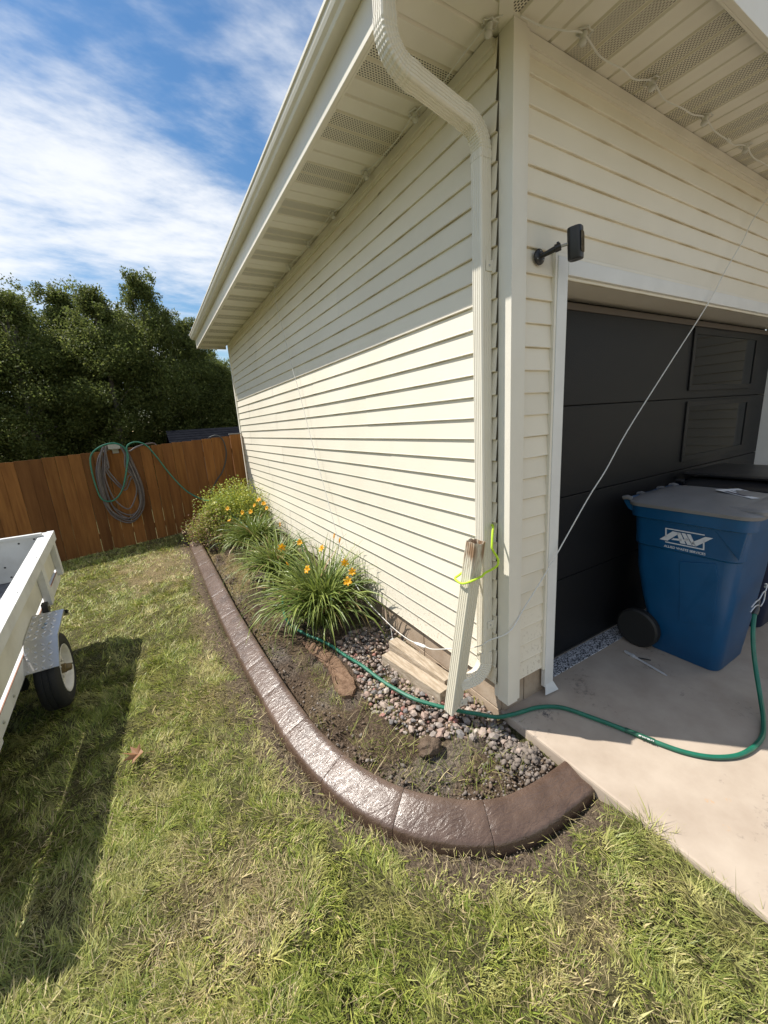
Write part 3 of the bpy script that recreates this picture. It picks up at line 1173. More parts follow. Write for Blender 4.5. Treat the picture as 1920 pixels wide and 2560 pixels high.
ELB_END, ELB_DIR = build_downspout()


def build_extension():
    """flip-up downspout extension leaning on the downspout"""
    stain = mat('weathered_spout', (0.77, 0.73, 0.63), 0.38)
    nt, N, L, b = nodes_of(stain)
    tc = N('ShaderNodeTexCoord')
    sp = N('ShaderNodeSeparateXYZ')
    L(tc.outputs['Object'], sp.inputs[0])
    n = N('ShaderNodeTexNoise')
    n.inputs['Scale'].default_value = 38
    n.inputs['Detail'].default_value = 6
    mp = N('ShaderNodeMapping')
    mp.inputs['Scale'].default_value = (1, 1, 0.28)
    L(tc.outputs['Object'], mp.inputs[0])
    L(mp.outputs[0], n.inputs[0])
    r = N('ShaderNodeMapRange')       # rusty grime where water used to leave the open end
    r.inputs['From Min'].default_value = 0.88
    r.inputs['From Max'].default_value = 1.12
    L(sp.outputs['Z'], r.inputs['Value'])
    ad = N('ShaderNodeMath')
    ad.operation = 'ADD'
    L(n.outputs[0], ad.inputs[0])
    m5 = N('ShaderNodeMath')
    m5.operation = 'MULTIPLY'
    L(r.outputs[0], m5.inputs[0])
    m5.inputs[1].default_value = 0.42
    L(m5.outputs[0], ad.inputs[1])
    r2 = N('ShaderNodeMapRange')
    r2.inputs['From Min'].default_value = 0.68
    r2.inputs['From Max'].default_value = 1.0
    L(ad.outputs[0], r2.inputs['Value'])
    mx = N('ShaderNodeMix')
    mx.data_type = 'RGBA'
    mx.inputs['A'].default_value = (0.70, 0.655, 0.53, 1)
    mx.inputs['B'].default_value = (0.30, 0.19, 0.115, 1)
    L(r2.outputs[0], mx.inputs['Factor'])
    L(mx.outputs['Result'], b.inputs['Base Color'])
    base = Vector((-0.243, 0.185, 0.0))
    top = Vector((-0.148, 0.058, 1.145))
    ax = (top - base).normalized()
    root = empty('downspout_extension', base, 'loose ribbed downspout extension leaning upright, stained at its open top', 'downspout')
    root.rotation_mode = 'QUATERNION'
    q = Vector((0, 0, 1)).rotation_difference(ax)
    root.rotation_quaternion = q
    Lh = (top - base).length
    sec = ribbed_section(0.086, 0.078, 4)
    inner = [p * 0.955 for p in sec]
    mb = MB()
    # open top, bottom cut to a point
    def cutz(p):
        return 0.02 + max(0.0, (p.x + 0.043) * 1.05) * 0.9
    rings = [[Vector((p.x, p.y, cutz(p))) for p in sec], [Vector((p.x, p.y, 0.16)) for p in sec],
             [Vector((p.x, p.y, Lh - 0.05)) for p in sec], [Vector((p.x * 1.0 + 0.002 * math.sin(40 * p.y), p.y * (1 + 0.03 * math.sin(60 * p.x)), Lh + 0.006 * math.sin(90 * p.x + 50 * p.y))) for p in sec],
             [Vector((p.x, p.y, Lh - 0.003)) for p in inner], [Vector((p.x, p.y, Lh - 0.25)) for p in inner]]
    mb.loft(rings, True)
    o = mb.build('pipe', stain, root)
    o.rotation_euler = (0, 0, R(4))
    mb = MB()
    mb.box(0.015, 0.075, -0.0425, -0.040, 0.075, 0.125)
    h = mb.build('hinge_plate', alum, root, bevel=0.001)
    M = Matrix.Translation((0.03, -0.0425, 0.10)) @ Matrix.Rotation(R(90), 4, 'X')
    MB().lathe([(0.006, 0), (0.006, 0.003), (0.003, 0.005)], 10, M).build('pivot', MATS['zinc'], root)


build_extension()

# ================================================================== CURB
def build_curb():
    m = mat('stamped_brown_concrete', (0.068, 0.038, 0.024), 0.5, col2=(0.118, 0.073, 0.051), nscale=7, ndetail=9, rough2=0.6, spec=0.3, coat=1.0)
    nt, N, L, b = nodes_of(m)
    g = N('ShaderNodeNewGeometry')
    # slate stamp: creased ridges plus fine sand grain
    n1 = N('ShaderNodeTexNoise')
    n1.inputs['Scale'].default_value = 17
    n1.inputs['Detail'].default_value = 6
    n1.inputs['Distortion'].default_value = 2.2
    mp = N('ShaderNodeMapping')
    mp.inputs['Scale'].default_value = (0.55, 1.25, 1)
    L(g.outputs['Position'], mp.inputs[0])
    L(mp.outputs[0], n1.inputs[0])
    n2 = N('ShaderNodeTexNoise')
    n2.inputs['Scale'].default_value = 210
    n2.inputs['Detail'].default_value = 4
    L(g.outputs['Position'], n2.inputs[0])
    b1 = N('ShaderNodeBump')
    b1.inputs['Strength'].default_value = 0.45
    b1.inputs['Distance'].default_value = 0.012
    L(n1.outputs[0], b1.inputs['Height'])
    b2 = N('ShaderNodeBump')
    b2.inputs['Strength'].default_value = 0.34
    b2.inputs['Distance'].default_value = 0.004
    # patchy film of water: glossy puddled grains next to drying ones
    nf = N('ShaderNodeTexNoise')
    nf.inputs['Scale'].default_value = 75
    nf.inputs['Detail'].default_value = 5
    nf.inputs['Roughness'].default_value = 0.7
    L(g.outputs['Position'], nf.inputs[0])
    rf = N('ShaderNodeMapRange')
    rf.inputs['From Min'].default_value = 0.44
    rf.inputs['From Max'].default_value = 0.56
    rf.inputs['To Min'].default_value = 0.34
    rf.inputs['To Max'].default_value = 0.20
    L(nf.outputs[0], rf.inputs['Value'])
    L(rf.outputs[0], b.inputs['Coat Roughness'])
    L(n2.outputs[0], b2.inputs['Height'])
    L(b1.outputs[0], b2.inputs['Normal'])
    L(b2.outputs[0], b.inputs['Normal'])
    L(b2.outputs[0], b.inputs['Coat Normal'])
    root = empty('concrete_curb', (-1.2, 2.5, -0.05), 'curved wet-looking brown stamped concrete curb edging the garden bed', 'curb')
    tot = CF[-1][0]
    # joint positions along the curve
    fixed = []
    s = 0.0
    for w in (0.55, 0.6, 0.62, 0.6, 0.62, 0.6, 0.62, 0.40, 0.40, 0.42, 0.42, 0.46, 0.46):
        s += w
        fixed.append(s)
    fixed = [f for f in fixed if f < tot - 0.35]
    # nearest joints placed where they are seen
    cuts = [0.0] + fixed + [tot]
    Sarr = [c[0] for c in CF]
    def frame(s):
        i = int(np.clip(np.searchsorted(Sarr, s) - 1, 0, len(CF) - 2))
        f = (s - Sarr[i]) / max(1e-9, Sarr[i + 1] - Sarr[i])
        p = CF[i][1].lerp(CF[i + 1][1], f)
        n = CF[i][3].lerp(CF[i + 1][3], f).normalized()
        return p, n
    def section(s, shrink=0.0):
        p, n = frame(s)
        h = gz(p.x, p.y)
        k = min(1.0, max(0.0, (s - tot + 0.9) / 0.9))    # curb rises slightly to meet the slab
        top = 0.098 * (1 - 0.18 * k) + 0.004 * math.sin(3.1 * s) - shrink
        prof = [(0.0, -0.06), (0.001, 0.022), (0.006, 0.034), (0.018, 0.043), (0.075, top - 0.032), (0.13, top - 0.011), (0.155, top - 0.003), (0.168, top - 0.007), (0.1765, top - 0.022), (CW, 0.02), (CW, -0.06)]
        return [Vector((p.x, p.y, 0)) + n * (o + (shrink if o < 0.01 else (-shrink if o > 0.17 else 0))) + Vector((0, 0, h + z - (shrink if z < 0.06 and z > 0 else 0))) for (o, z) in prof]
    for a, bb in zip(cuts[:-1], cuts[1:]):
        n = max(4, int((bb - a) / 0.05))
        g0 = 0.0014
        ss = [a + g0] + [a + (bb - a) * i / n for i in range(1, n)] + [bb - g0]
        rings = [section(ss[0], 0.0008)] + [section(q) for q in [ss[0] + 0.003] + ss[1:-1] + [ss[-1] - 0.003]] + [section(ss[-1], 0.0008)]
        mb = MB().loft(rings, True)
        part('curb_segment', mb, m, root, smooth=True)
    # mortar filling the saw joints
    mb = MB()
    for c in cuts[1:-1]:
        mb.loft([section(c - 0.004, 0.012), section(c + 0.004, 0.012)], True)
    part('joint_filler', mb, mat('joint_dark', (0.035, 0.025, 0.02), 0.8), root)


build_curb()

# ================================================================== FENCE
def build_fence():
    m = mat('stained_cedar', (0.185, 0.074, 0.022), 0.85, spec=0.2, orand=0.22, col2=(0.27, 0.118, 0.035), nscale=5, ndetail=8, bump=0.25, bscale=26, bdist=0.004,
            stretch=(5, 1, 0.35), bstretch=(6, 6, 0.4))
    # a few knots and darker boards
    m2 = mat('stained_cedar_dark', (0.125, 0.050, 0.016), 0.85, spec=0.2, orand=0.25, col2=(0.20, 0.086, 0.028), nscale=4, ndetail=8, bump=0.25, bscale=26, bdist=0.004,
             stretch=(4, 1, 0.3), bstretch=(6, 6, 0.4))
    root = empty('wooden_fence', (-2.5, 6.65, -0.08), 'tall brown stained board fence closing off the end of the yard', 'fence')
    r = random.Random(5)
    ztop = lambda x: 1.735 + 0.049 * (x + 0.2)
    zbot = lambda x: 0.025 + 0.072 * (x + 1.2)
    x = -0.255
    w = 0.168
    yb = 6.64
    while x > -7.2:
        gap = r.choice([0.003, 0.004, 0.006, 0.007])
        x0, x1 = x - w + gap, x
        zt = ztop((x0 + x1) / 2) + r.uniform(-0.004, 0.004)
        zb = zbot((x0 + x1) / 2) + r.uniform(-0.006, 0.006)
        zb = min(zb, 0.06)
        sh = r.uniform(-0.0035, 0.0035)
        mb = MB()
        y0 = yb + r.uniform(-0.003, 0.003)
        mb.add([(x0 + sh, y0, zb), (x1 + sh, y0 + 0.001, zb), (x1 + sh, y0 + 0.017, zb), (x0 + sh, y0 + 0.017, zb),
                (x0 - sh, y0, zt), (x1 - sh, y0, zt - 0.003), (x1 - sh, y0 + 0.017, zt - 0.003), (x0 - sh, y0 + 0.017, zt)],
               [(0, 3, 2, 1), (4, 5, 6, 7), (0, 1, 5, 4), (1, 2, 6, 5), (2, 3, 7, 6), (3, 0, 4, 7)])
        part('board', mb, m if r.random() < 0.62 else m2, root, bevel=0.002)
        x -= w
    # end post by the house with a cap, posts and rails behind
    mb = MB().box(-0.245, -0.055, yb - 0.022, yb + 0.07, -0.02, 1.755)
    p = part('post', mb, m, root, bevel=0.004)
    part('post_cap', MB().box(-0.255, -0.045, yb - 0.03, yb + 0.08, 1.7555, 1.775), mat('grey_cap', (0.16, 0.15, 0.14), 0.6), root, bevel=0.004)
    for px in (-2.5, -4.9, -7.1):
        part('post', MB().box(px - 0.045, px + 0.045, yb + 0.06, yb + 0.15, -0.35, ztop(px) - 0.08), m2, root, bevel=0.004)
    for zz in (0.28, 0.88, 1.42):
        mb = MB()
        a, b = -7.2, -0.25
        mb.add([(a, yb + 0.021, zz + 0.049 * a), (b, yb + 0.021, zz + 0.049 * b), (b, yb + 0.058, zz + 0.049 * b), (a, yb + 0.058, zz + 0.049 * a),
                (a, yb + 0.021, zz + 0.09 + 0.049 * a), (b, yb + 0.021, zz + 0.09 + 0.049 * b), (b, yb + 0.058, zz + 0.09 + 0.049 * b), (a, yb + 0.058, zz + 0.09 + 0.049 * a)],
               [(0, 3, 2, 1), (4, 5, 6, 7), (0, 1, 5, 4), (1, 2, 6, 5), (2, 3, 7, 6), (3, 0, 4, 7)])
        part('rail', mb, m2, root)


build_fence()

# ================================================================== HOSES
green_h = mat('green_hose', (0.010, 0.115, 0.068), 0.34, col2=(0.014, 0.155, 0.092), nscale=14, spec=0.6)
brown_h = mat('grey_brown_hose', (0.105, 0.085, 0.085), 0.42, col2=(0.15, 0.125, 0.12), nscale=9)
black_h = mat('black_hose', (0.03, 0.032, 0.03), 0.4)


def striped_hose():
    nt, N, L, b = nodes_of(green_h)
    # faint lengthwise moulding is below pixel size; keep a gentle grain only
    return green_h


def build_hoses():
    yf = 6.60
    # hanger bracket on the fence
    hb = empty('hose_hanger', (-2.12, 6.63, 1.60), 'small grey hose hanger bracket hooked over the fence top', 'hanger')
    mb = MB()
    mb.box(-2.20, -2.03, 6.50, 6.665, 1.655, 1.672)
    mb.box(-2.20, -2.03, 6.496, 6.502, 1.655, 1.735)
    mb.box(-2.16, -2.07, 6.62, 6.634, 1.58, 1.655)
    part('bracket', mb, mat('grey_plastic', (0.32, 0.31, 0.28), 0.5), hb, bevel=0.004)
    # coiled hose: about nine hanging loops
    r = random.Random(9)
    coil = []
    loops = [(-2.45, -1.90, 0.42, 0.0), (-2.43, -1.86, 0.37, 0.03), (-2.40, -1.84, 0.40, 0.05), (-2.38, -1.83, 0.50, 0.02), (-2.30, -1.93, 0.95, 0.07), (-2.36, -1.86, 0.44, 0.04),
             (-2.33, -1.92, 0.62, 0.08), (-2.28, -1.96, 1.0, 0.09), (-2.42, -1.88, 0.46, 0.10)]
    for i, (xl, xr, zb, d) in enumerate(loops):
        cx = -2.12 + r.uniform(-0.03, 0.03)
        ya = 6.615 - 0.012 - d * 0.9
        zt = 1.695 + 0.018 * (i % 3)
        coil += [(cx - 0.02, ya, zt), (cx - 0.13, ya, zt - 0.04), (xl + 0.03, ya, 1.40 + r.uniform(-.05, .05)), (xl, ya, (1.4 + zb) / 2 + 0.15), (xl + 0.06, ya, zb + 0.20),
                 ((xl + xr) / 2 + 0.02, ya - 0.005, zb), (xr - 0.05, ya, zb + 0.18), (xr, ya, (1.4 + zb) / 2), (xr - 0.06, ya - 0.004, 1.35), (cx + 0.12, ya - 0.004, zt - 0.05)]
    coil += [(-1.92, 6.55, 1.60), (-1.80, 6.58, 1.66), (-1.62, 6.66, 1.70), (-1.5, 6.72, 1.66), (-1.45, 6.74, 1.3)]
    mb = MB().tube(catmull(coil, 4), 0.0125, 6)
    o = mb.build('coiled_hose', brown_h, None, smooth=True)
    tag(o, 'grey-brown garden hose coiled in many loops on the fence', 'hose')
    # black hose end over the fence near the house
    pts = [(-0.66, 6.74, 1.2), (-0.64, 6.70, 1.66), (-0.57, 6.65, 1.745), (-0.47, 6.60, 1.752), (-0.39, 6.585, 1.66), (-0.365, 6.58, 1.45), (-0.41, 6.575, 1.25), (-0.50, 6.57, 1.06), (-0.62, 6.56, 0.92), (-0.75, 6.5, 0.7), (-0.82, 6.4, 0.35)]
    o = MB().tube(catmull(pts, 6), 0.013, 7).build('black_hose', black_h, None, smooth=True)
    tag(o, 'black hose looping over the fence top beside the house corner', 'hose')
    # the long green hose: loop on the hanger, down through the shrub, along the bed and over the slab to the bin
    g = [(-1.98, 6.46, 1.35), (-2.10, 6.45, 1.02), (-2.27, 6.45, 0.83), (-2.42, 6.46, 0.86), (-2.47, 6.47, 1.05), (-2.47, 6.48, 1.35), (-2.44, 6.49, 1.58), (-2.30, 6.50, 1.70), (-2.10, 6.50, 1.745), (-1.97, 6.50, 1.66), (-1.93, 6.48, 1.5),
         (-1.97, 6.46, 1.38)]
    g0 = g[::-1]
    path = [(-2.10, 6.49, 1.03), (-1.99, 6.47, 1.36), (-1.945, 6.48, 1.53), (-1.99, 6.50, 1.68), (-2.12, 6.50, 1.75), (-2.30, 6.50, 1.71), (-2.45, 6.49, 1.58), (-2.485, 6.48, 1.35), (-2.475, 6.47, 1.05),
            (-2.43, 6.46, 0.85), (-2.29, 6.45, 0.81), (-2.14, 6.45, 0.95), (-2.02, 6.46, 1.25), (-1.96, 6.49, 1.52), (-1.93, 6.52, 1.69), (-1.80, 6.56, 1.745), (-1.66, 6.57, 1.68), (-1.54, 6.56, 1.48), (-1.37, 6.52, 1.13), (-1.17, 6.40, 0.82), (-0.95, 6.15, 0.66),
            (-0.82, 5.75, 0.66), (-0.70, 5.30, 0.56), (-0.58, 4.9, 0.42), (-0.45, 4.5, 0.30), (-0.30, 4.1, 0.12), (-0.22, 3.75, 0.03), (-0.26, 3.42, 0.02), (-0.42, 3.05, 0.015), (-0.62, 2.58, 0.012)]
    bed = [(-0.71, 2.27), (-0.745, 1.97), (-0.69, 1.70), (-0.615, 1.51), (-0.565, 1.34), (-0.53, 1.15), (-0.49, 0.95), (-0.455, 0.75), (-0.415, 0.57), (-0.365, 0.42), (-0.29, 0.295), (-0.21, 0.185), (-0.12, 0.085), (-0.045, 0.0)]
    path += [(x, y, max(0.004, bed_z(x, y) + 0.03)) for (x, y) in bed]
    path += [(0.035, -0.050, 0.018), (0.12, -0.068, 0.014), (0.225, -0.100, 0.014), (0.33, -0.18, 0.014), (0.40, -0.33, 0.014), (0.465, -0.50, 0.014), (0.505, -0.62, 0.014), (0.56, -0.745, 0.014), (0.65, -0.845, 0.014), (0.785, -0.91, 0.014), (0.97, -0.925, 0.014),
             (1.13, -0.89, 0.02), (1.27, -0.83, 0.07), (1.38, -0.765, 0.17), (1.44, -0.72, 0.29), (1.495, -0.69, 0.395), (1.56, -0.67, 0.47)]
    o = MB().tube(catmull(path, 6), 0.0125, 8).build('green_hose', green_h, None, smooth=True)
    tag(o, 'long green garden hose running from the fence through the bed onto the slab', 'hose')
    # printed sleeve on the hose
    d = (Vector((0.505, -0.62, 0.014)) - Vector((0.465, -0.50, 0.014))).normalized()
    mb = MB().tube([Vector((0.462, -0.49, 0.0145)), Vector((0.484, -0.556, 0.0145)), Vector((0.507, -0.624, 0.0145))], 0.0148, 12)
    sl = mb.build('sleeve', mat('dark_green_sleeve', (0.012, 0.085, 0.05), 0.4), o, smooth=True)
    tx = text_mesh('swan', 0.036, 0.0006)
    t = obj('lettering', tx, mat('white_print', (0.75, 0.77, 0.75), 0.5), o)
    ang = math.atan2(-d.y, -d.x)
    t.matrix_basis = Matrix.Translation((0.4735, -0.578, 0.0292)) @ Matrix.Rotation(ang + math.pi, 4, 'Z') @ Matrix.Rotation(R(-22), 4, 'X') @ Matrix.Translation((-0.02, -0.010, 0.0005))
    # hose loop sticking up behind the lilies (tap end)
    pts = [(-0.17, 3.95, 0.02), (-0.15, 3.75, 0.16), (-0.12, 3.62, 0.30), (-0.10, 3.50, 0.33), (-0.09, 3.40, 0.27), (-0.10, 3.34, 0.12), (-0.12, 3.30, 0.01)]
    o = MB().tube(catmull(pts, 6), 0.0125, 7).build('hose_loop', mat('pale_green_hose', (0.03, 0.22, 0.15), 0.35), None, smooth=True)
    tag(o, 'short arch of green hose standing against the siding between two lily clumps', 'hose')


def text_mesh(s, size, ext=0.0005):
    cu = bpy.data.curves.new('txt', 'FONT')
    cu.body = s
    cu.size = size
    cu.extrude = ext
    cu.offset = size * 0.018
    o = bpy.data.objects.new('txt', cu)
    COL.objects.link(o)
    bpy.context.view_layer.update()
    dg = bpy.context.evaluated_depsgraph_get()
    me = bpy.data.meshes.new_from_object(o.evaluated_get(dg))
    bpy.data.objects.remove(o)
    bpy.data.curves.remove(cu)
    return me


build_hoses()

# ================================================================== TRAILER (unhitched, tongue down towards the viewer)
def build_trailer():
    white = mat('white_board', (0.64, 0.645, 0.63), 0.55, col2=(0.47, 0.465, 0.44), nscale=5, ndetail=10, spread=(0.42, 0.78), bump=0.06, bscale=30)
    raw = mat('white_panel', (0.66, 0.64, 0.55), 0.55, col2=(0.50, 0.475, 0.39), nscale=4, ndetail=10, spread=(0.42, 0.8), bump=0.04, bscale=20)
    blk = mat('black_steel', (0.018, 0.018, 0.018), 0.45)
    T = empty('utility_trailer', (-2.5, 1.87, 0.215), 'white wooden-sided utility trailer with a diamond plate fender, parked on the grass', 'trailer')
    T.rotation_euler = (R(7.4), 0, 0)
    near, far = -1.42, 1.374
    def P(name, mb, m, parent=T, **k):
        return mb.build(name, m, parent, **k)
    W = 1.36
    # right rail: two boards side by side, with end joints
    P('top_rail', MB().box(-0.052, 0.0, near, far, 0.552, 0.640), white, bevel=0.003)
    P('top_rail', MB().box(-0.098, -0.0535, near, 0.25, 0.555, 0.638), white, bevel=0.003)
    P('top_rail', MB().box(-0.098, -0.0535, 0.253, far - 0.01, 0.555, 0.637), white, bevel=0.003)
    for yy in (-1.2, -0.55, 0.1, 0.72, 1.22):
        P('bolt', MB().lathe([(0.009, 0), (0.009, 0.003), (0.004, 0.005)], 8, Matrix.Translation((-0.026, yy, 0.6402))), MATS['zinc'])
    # left rail
    P('top_rail', MB().box(-W, -W + 0.095, near, far, 0.552, 0.640), white, bevel=0.003)
    # side panels
    P('side_panel', MB().box(-0.0595, -0.054, near + 0.02, far - 0.03, 0.301, 0.5515), raw, bevel=0.001)
    P('side_panel', MB().box(-W + 0.054, -W + 0.066, near + 0.02, far - 0.03, 0.272, 0.5515), raw)
    # lower frame board with red trim line
    P('frame_board', MB().box(-0.078, -0.050, near + 0.01, far - 0.02, 0.155, 0.258), white, bevel=0.003)
    P('frame_board', MB().box(-W + 0.050, -W + 0.078, near + 0.01, far - 0.02, 0.155, 0.258), white, bevel=0.003)
    P('trim_strip', MB().box(-0.055, -0.0485, near + 0.01, far - 0.02, 0.2585, 0.2655), mat('rust_red', (0.26, 0.13, 0.08), 0.7))
    for yy in (-0.62, -0.95, -0.4):
        M = Matrix.Translation((-0.0495, yy, 0.205)) @ Matrix.Rotation(R(90), 4, 'Y')
        P('bolt', MB().lathe([(0.011, 0), (0.011, 0.004), (0.005, 0.007)], 10, M), MATS['zinc'])
    # deck
    P('deck', MB().box(-W + 0.08, -0.080, near + 0.02, far - 0.05, 0.225, 0.250), mat('grey_deck', (0.10, 0.10, 0.11), 0.85, col2=(0.16, 0.16, 0.17), nscale=30, bump=0.2, bscale=90), bevel=0.002)
    # head board at the far end and tail board at the near end
    hb = P('head_board', MB().box(-W + 0.07, -0.070, 1.265, 1.29, 0.252, 0.665), white, bevel=0.003)
    P('head_board_cap', MB().box(-W + 0.07, -0.070, 1.250, 1.2645, 0.640, 0.668), white, hb, bevel=0.002)
    for (xx, zz) in ((-0.13, 0.62), (-0.14, 0.56), (-0.38, 0.40), (-0.36, 0.30), (-0.60, 0.58), (-0.24, 0.60)):
        M = Matrix.Translation((xx, 1.2655, zz)) @ Matrix.Rotation(R(90), 4, 'X')
        P('bolt', MB().lathe([(0.008, 0), (0.008, 0.003), (0.004, 0.005)], 8, M), blk, hb)
    P('tail_board', MB().box(-W + 0.07, -0.070, near + 0.02, near + 0.045, 0.252, 0.60), white, bevel=0.003)
    # stake posts with steel pockets
    for yy in (0.72, -0.85):
        st = P('stake', MB().box(-0.053, -0.004, yy - 0.045, yy + 0.045, 0.225, 0.5515), white, bevel=0.003)
    P('stake', MB().box(-0.053, -0.010, far - 0.10, far - 0.03, 0.225, 0.5515), white, bevel=0.003)
    pk = MB()
    pk.box(-0.049, -0.010, 0.55, 0.60, 0.18, 0.30)
    pk.box(-0.049, -0.030, 0.60, 0.70, 0.18, 0.222)
    P('stake_pocket', pk, blk, bevel=0.003)
    M = Matrix.Translation((-0.0095, 0.575, 0.275)) @ Matrix.Rotation(R(90), 4, 'Y')
    P('bolt', MB().lathe([(0.008, 0), (0.008, 0.004), (0.004, 0.006)], 8, M), MATS['zinc'])
    # undercarriage
    ch = MB()
    ch.box(-W + 0.10, -0.10, -0.03, 0.03, -0.03, 0.03)
    ch.box(-0.16, -0.10, near + 0.1, far - 0.1, 0.10, 0.154)
    ch.box(-W + 0.10, -W + 0.16, near + 0.1, far - 0.1, 0.10, 0.154)
    ch.box(-W + 0.10, -0.10, near + 0.1, near + 0.15, 0.101, 0.153)
    P('chassis', ch, blk, bevel=0.003)
    ls = MB()
    for k, ln in enumerate((0.32, 0.25, 0.17)):
        ls.box(-0.155, -0.105, 0.05 - ln, 0.05 + ln, 0.06 - k * 0.011, 0.069 - k * 0.011)
    ls.box(-0.15, -0.11, -0.28, -0.24, 0.02, 0.10)
    ls.box(-0.15, -0.11, 0.34, 0.38, 0.02, 0.10)
    P('leaf_spring', ls, blk)
    # tongue and coupler
    tg = MB()
    tg.tube([(-W / 2, near + 0.1, 0.11), (-W / 2, near - 1.0, 0.06)], 0.035, 4)
    tg.tube([(-0.2, near + 0.12, 0.11), (-W / 2, near - 0.75, 0.07)], 0.028, 4)
    tg.tube([(-W + 0.2, near + 0.12, 0.11), (-W / 2, near - 0.75, 0.07)], 0.028, 4)
    tg.box(-W / 2 - 0.04, -W / 2 + 0.04, near - 1.12, near - 0.98, 0.02, 0.09)
    P('tongue', tg, blk)
    # wheels
    tyre_m = mat('tyre_rubber', (0.016, 0.016, 0.017), 0.75, bump=0.3, bscale=60, bdist=0.004, local=True)
    rim_m = mat('rim_paint', (0.72, 0.70, 0.66), 0.4, col2=(0.6, 0.57, 0.52), nscale=14, local=True)
    hub_m = mat('brass_hub', (0.18, 0.13, 0.06), 0.45, metallic=0.5)
    for side, xx in ((1, 0.045), (-1, -W - 0.045)):
        w = P('wheel', MB().lathe([(0.03, -0.05), (0.03, 0.04)], 12, Matrix.Rotation(R(90), 4, 'Y')), blk)
        w.location = (xx, 0.06, 0.0)
        w.scale = (side, 1, 1)
        Mx = Matrix.Rotation(R(90), 4, 'Y')
        prof = [(0.165, -0.058), (0.185, -0.066), (0.225, -0.068), (0.252, -0.060), (0.262, -0.048), (0.2655, -0.030), (0.2655, -0.022), (0.260, -0.020), (0.260, -0.012), (0.2655, -0.010), (0.2655, 0.010), (0.260, 0.012),
                (0.260, 0.020), (0.2655, 0.022), (0.2655, 0.030), (0.262, 0.048), (0.252, 0.060), (0.225, 0.068), (0.222, 0.066), (0.205, 0.0695), (0.185, 0.066), (0.170, 0.060), (0.163, 0.050)]
        t = MB()
        t.lathe(prof, 48, Mx, cap=False)
        P('tyre', t, tyre_m, w, smooth=True)
        rp = [(0.163, 0.050), (0.168, 0.060), (0.173, 0.066), (0.170, 0.068), (0.160, 0.062), (0.152, 0.045), (0.147, 0.020), (0.135, 0.012), (0.118, 0.016), (0.100, 0.030), (0.080, 0.034), (0.060, 0.030), (0.045, 0.030), (0.030, 0.030)]
        P('rim', MB().lathe(rp, 40, Mx, cap=False), rim_m, w, smooth=True)
        hb_ = MB().lathe([(0.034, 0.030), (0.034, 0.060), (0.028, 0.064), (0.026, 0.086), (0.022, 0.092), (0.005, 0.093)], 16, Mx)
        P('hub', hb_, hub_m, w, smooth=True)
        for k in range(4):
            a = R(45 + 90 * k)
            Mn = Matrix.Translation((0.031, 0.058 * math.cos(a), 0.058 * math.sin(a))) @ Mx
            P('lug_nut', MB().lathe([(0.010, 0), (0.010, 0.012), (0.005, 0.016)], 6, Mn), MATS['zinc'], w)
        vs_ = MB().tube([(0.055, 0.13, -0.06), (0.075, 0.12, -0.055)], 0.005, 6)
        P('valve', vs_, blk, w)
    # diamond plate fender
    dp = mat('diamond_plate', (0.62, 0.61, 0.60), 0.34, metallic=0.85, bump=0.05, bscale=25)
    for side, x0, x1 in ((1, -0.049, 0.132), (-1, -W - 0.132, -W + 0.049)):
        prof = [(-0.172, 0.176), (0.0, 0.320), (0.318, 0.342), (0.49, 0.200)]
        v = []
        for off in (0.0, -0.0025):
            for (yy, zz) in prof:
                v.append((x0, yy, zz + off))
                v.append((x1, yy, zz + off))
        f = []
        for k in range(3):
            a = 2 * k
            f.append((a, a + 1, a + 3, a + 2))
            f.append((8 + a + 2, 8 + a + 3, 8 + a + 1, 8 + a))
        f += [(0, 8, 9, 1), (6, 7, 15, 14)]
        for k in range(3):
            a = 2 * k
            f.append((a + 1, 9 + a, 11 + a, a + 3))
            f.append((a, a + 2, 10 + a, 8 + a))
        fd = P('fender', MB().add(v, f), dp)
        # outer down-turned lip
        xo = x1 if side > 0 else x0
        lip = MB()
        lip.prism([(yy, zz - 0.003) for yy, zz in prof] + [(yy, zz - 0.020) for yy, zz in prof[::-1]], xo - 0.0015, xo + 0.0015, 'x')
        P('fender_lip', lip, dp, fd)
        if side > 0:
            # raised tread lozenges
            tr = MB()
            for k in range(3):
                a = Vector((0, prof[k][0], prof[k][1]))
                b = Vector((0, prof[k + 1][0], prof[k + 1][1]))
                t = (b - a)
                ln = t.length
                t.normalize()
                nrm = Vector((1, 0, 0)).cross(t).normalized()
                if nrm.z < 0:
                    nrm = -nrm
                st = 0.040
                nu = int(0.165 / st)
                nv = int((ln + 0.004) / st)
                for i in range(nu):
                    for j in range(nv):
                        c = a + Vector((x0 + 0.018 + i * st, 0, 0)) + t * (0.016 + j * st)
                        d = (Vector((1, 0, 0)) * 0.7071 + t * (0.7071 if (i + j) % 2 else -0.7071))
                        e = nrm.cross(d)
                        h = nrm * 0.0042
                        tr.add([c - d * 0.0205, c + e * 0.0045 + h, c + d * 0.0205, c - e * 0.0045 + h, c + e * 0.0078 - h * 0.1, c - e * 0.0078 - h * 0.1],
                               [(0, 4, 1), (1, 4, 2), (0, 1, 3), (1, 2, 3), (0, 3, 5), (3, 2, 5)])
            tag(P('tread_pattern', tr, dp, fd), kind='stuff')
            for (xx, yy) in ((0.045, 0.165), (0.040, 0.115)):
                P('rivet', MB().lathe([(0.009, 0), (0.008, 0.004), (0.004, 0.006)], 10, Matrix.Translation((xx, yy, 0.3335))), mat('blue_steel', (0.28, 0.36, 0.45), 0.4, metallic=0.7), fd)
            P('side_marker', MB().prism([(0.325, 0.328), (0.325, 0.296), (0.375, 0.290)], 0.134, 0.150, 'x'), blk, fd)


build_trailer()

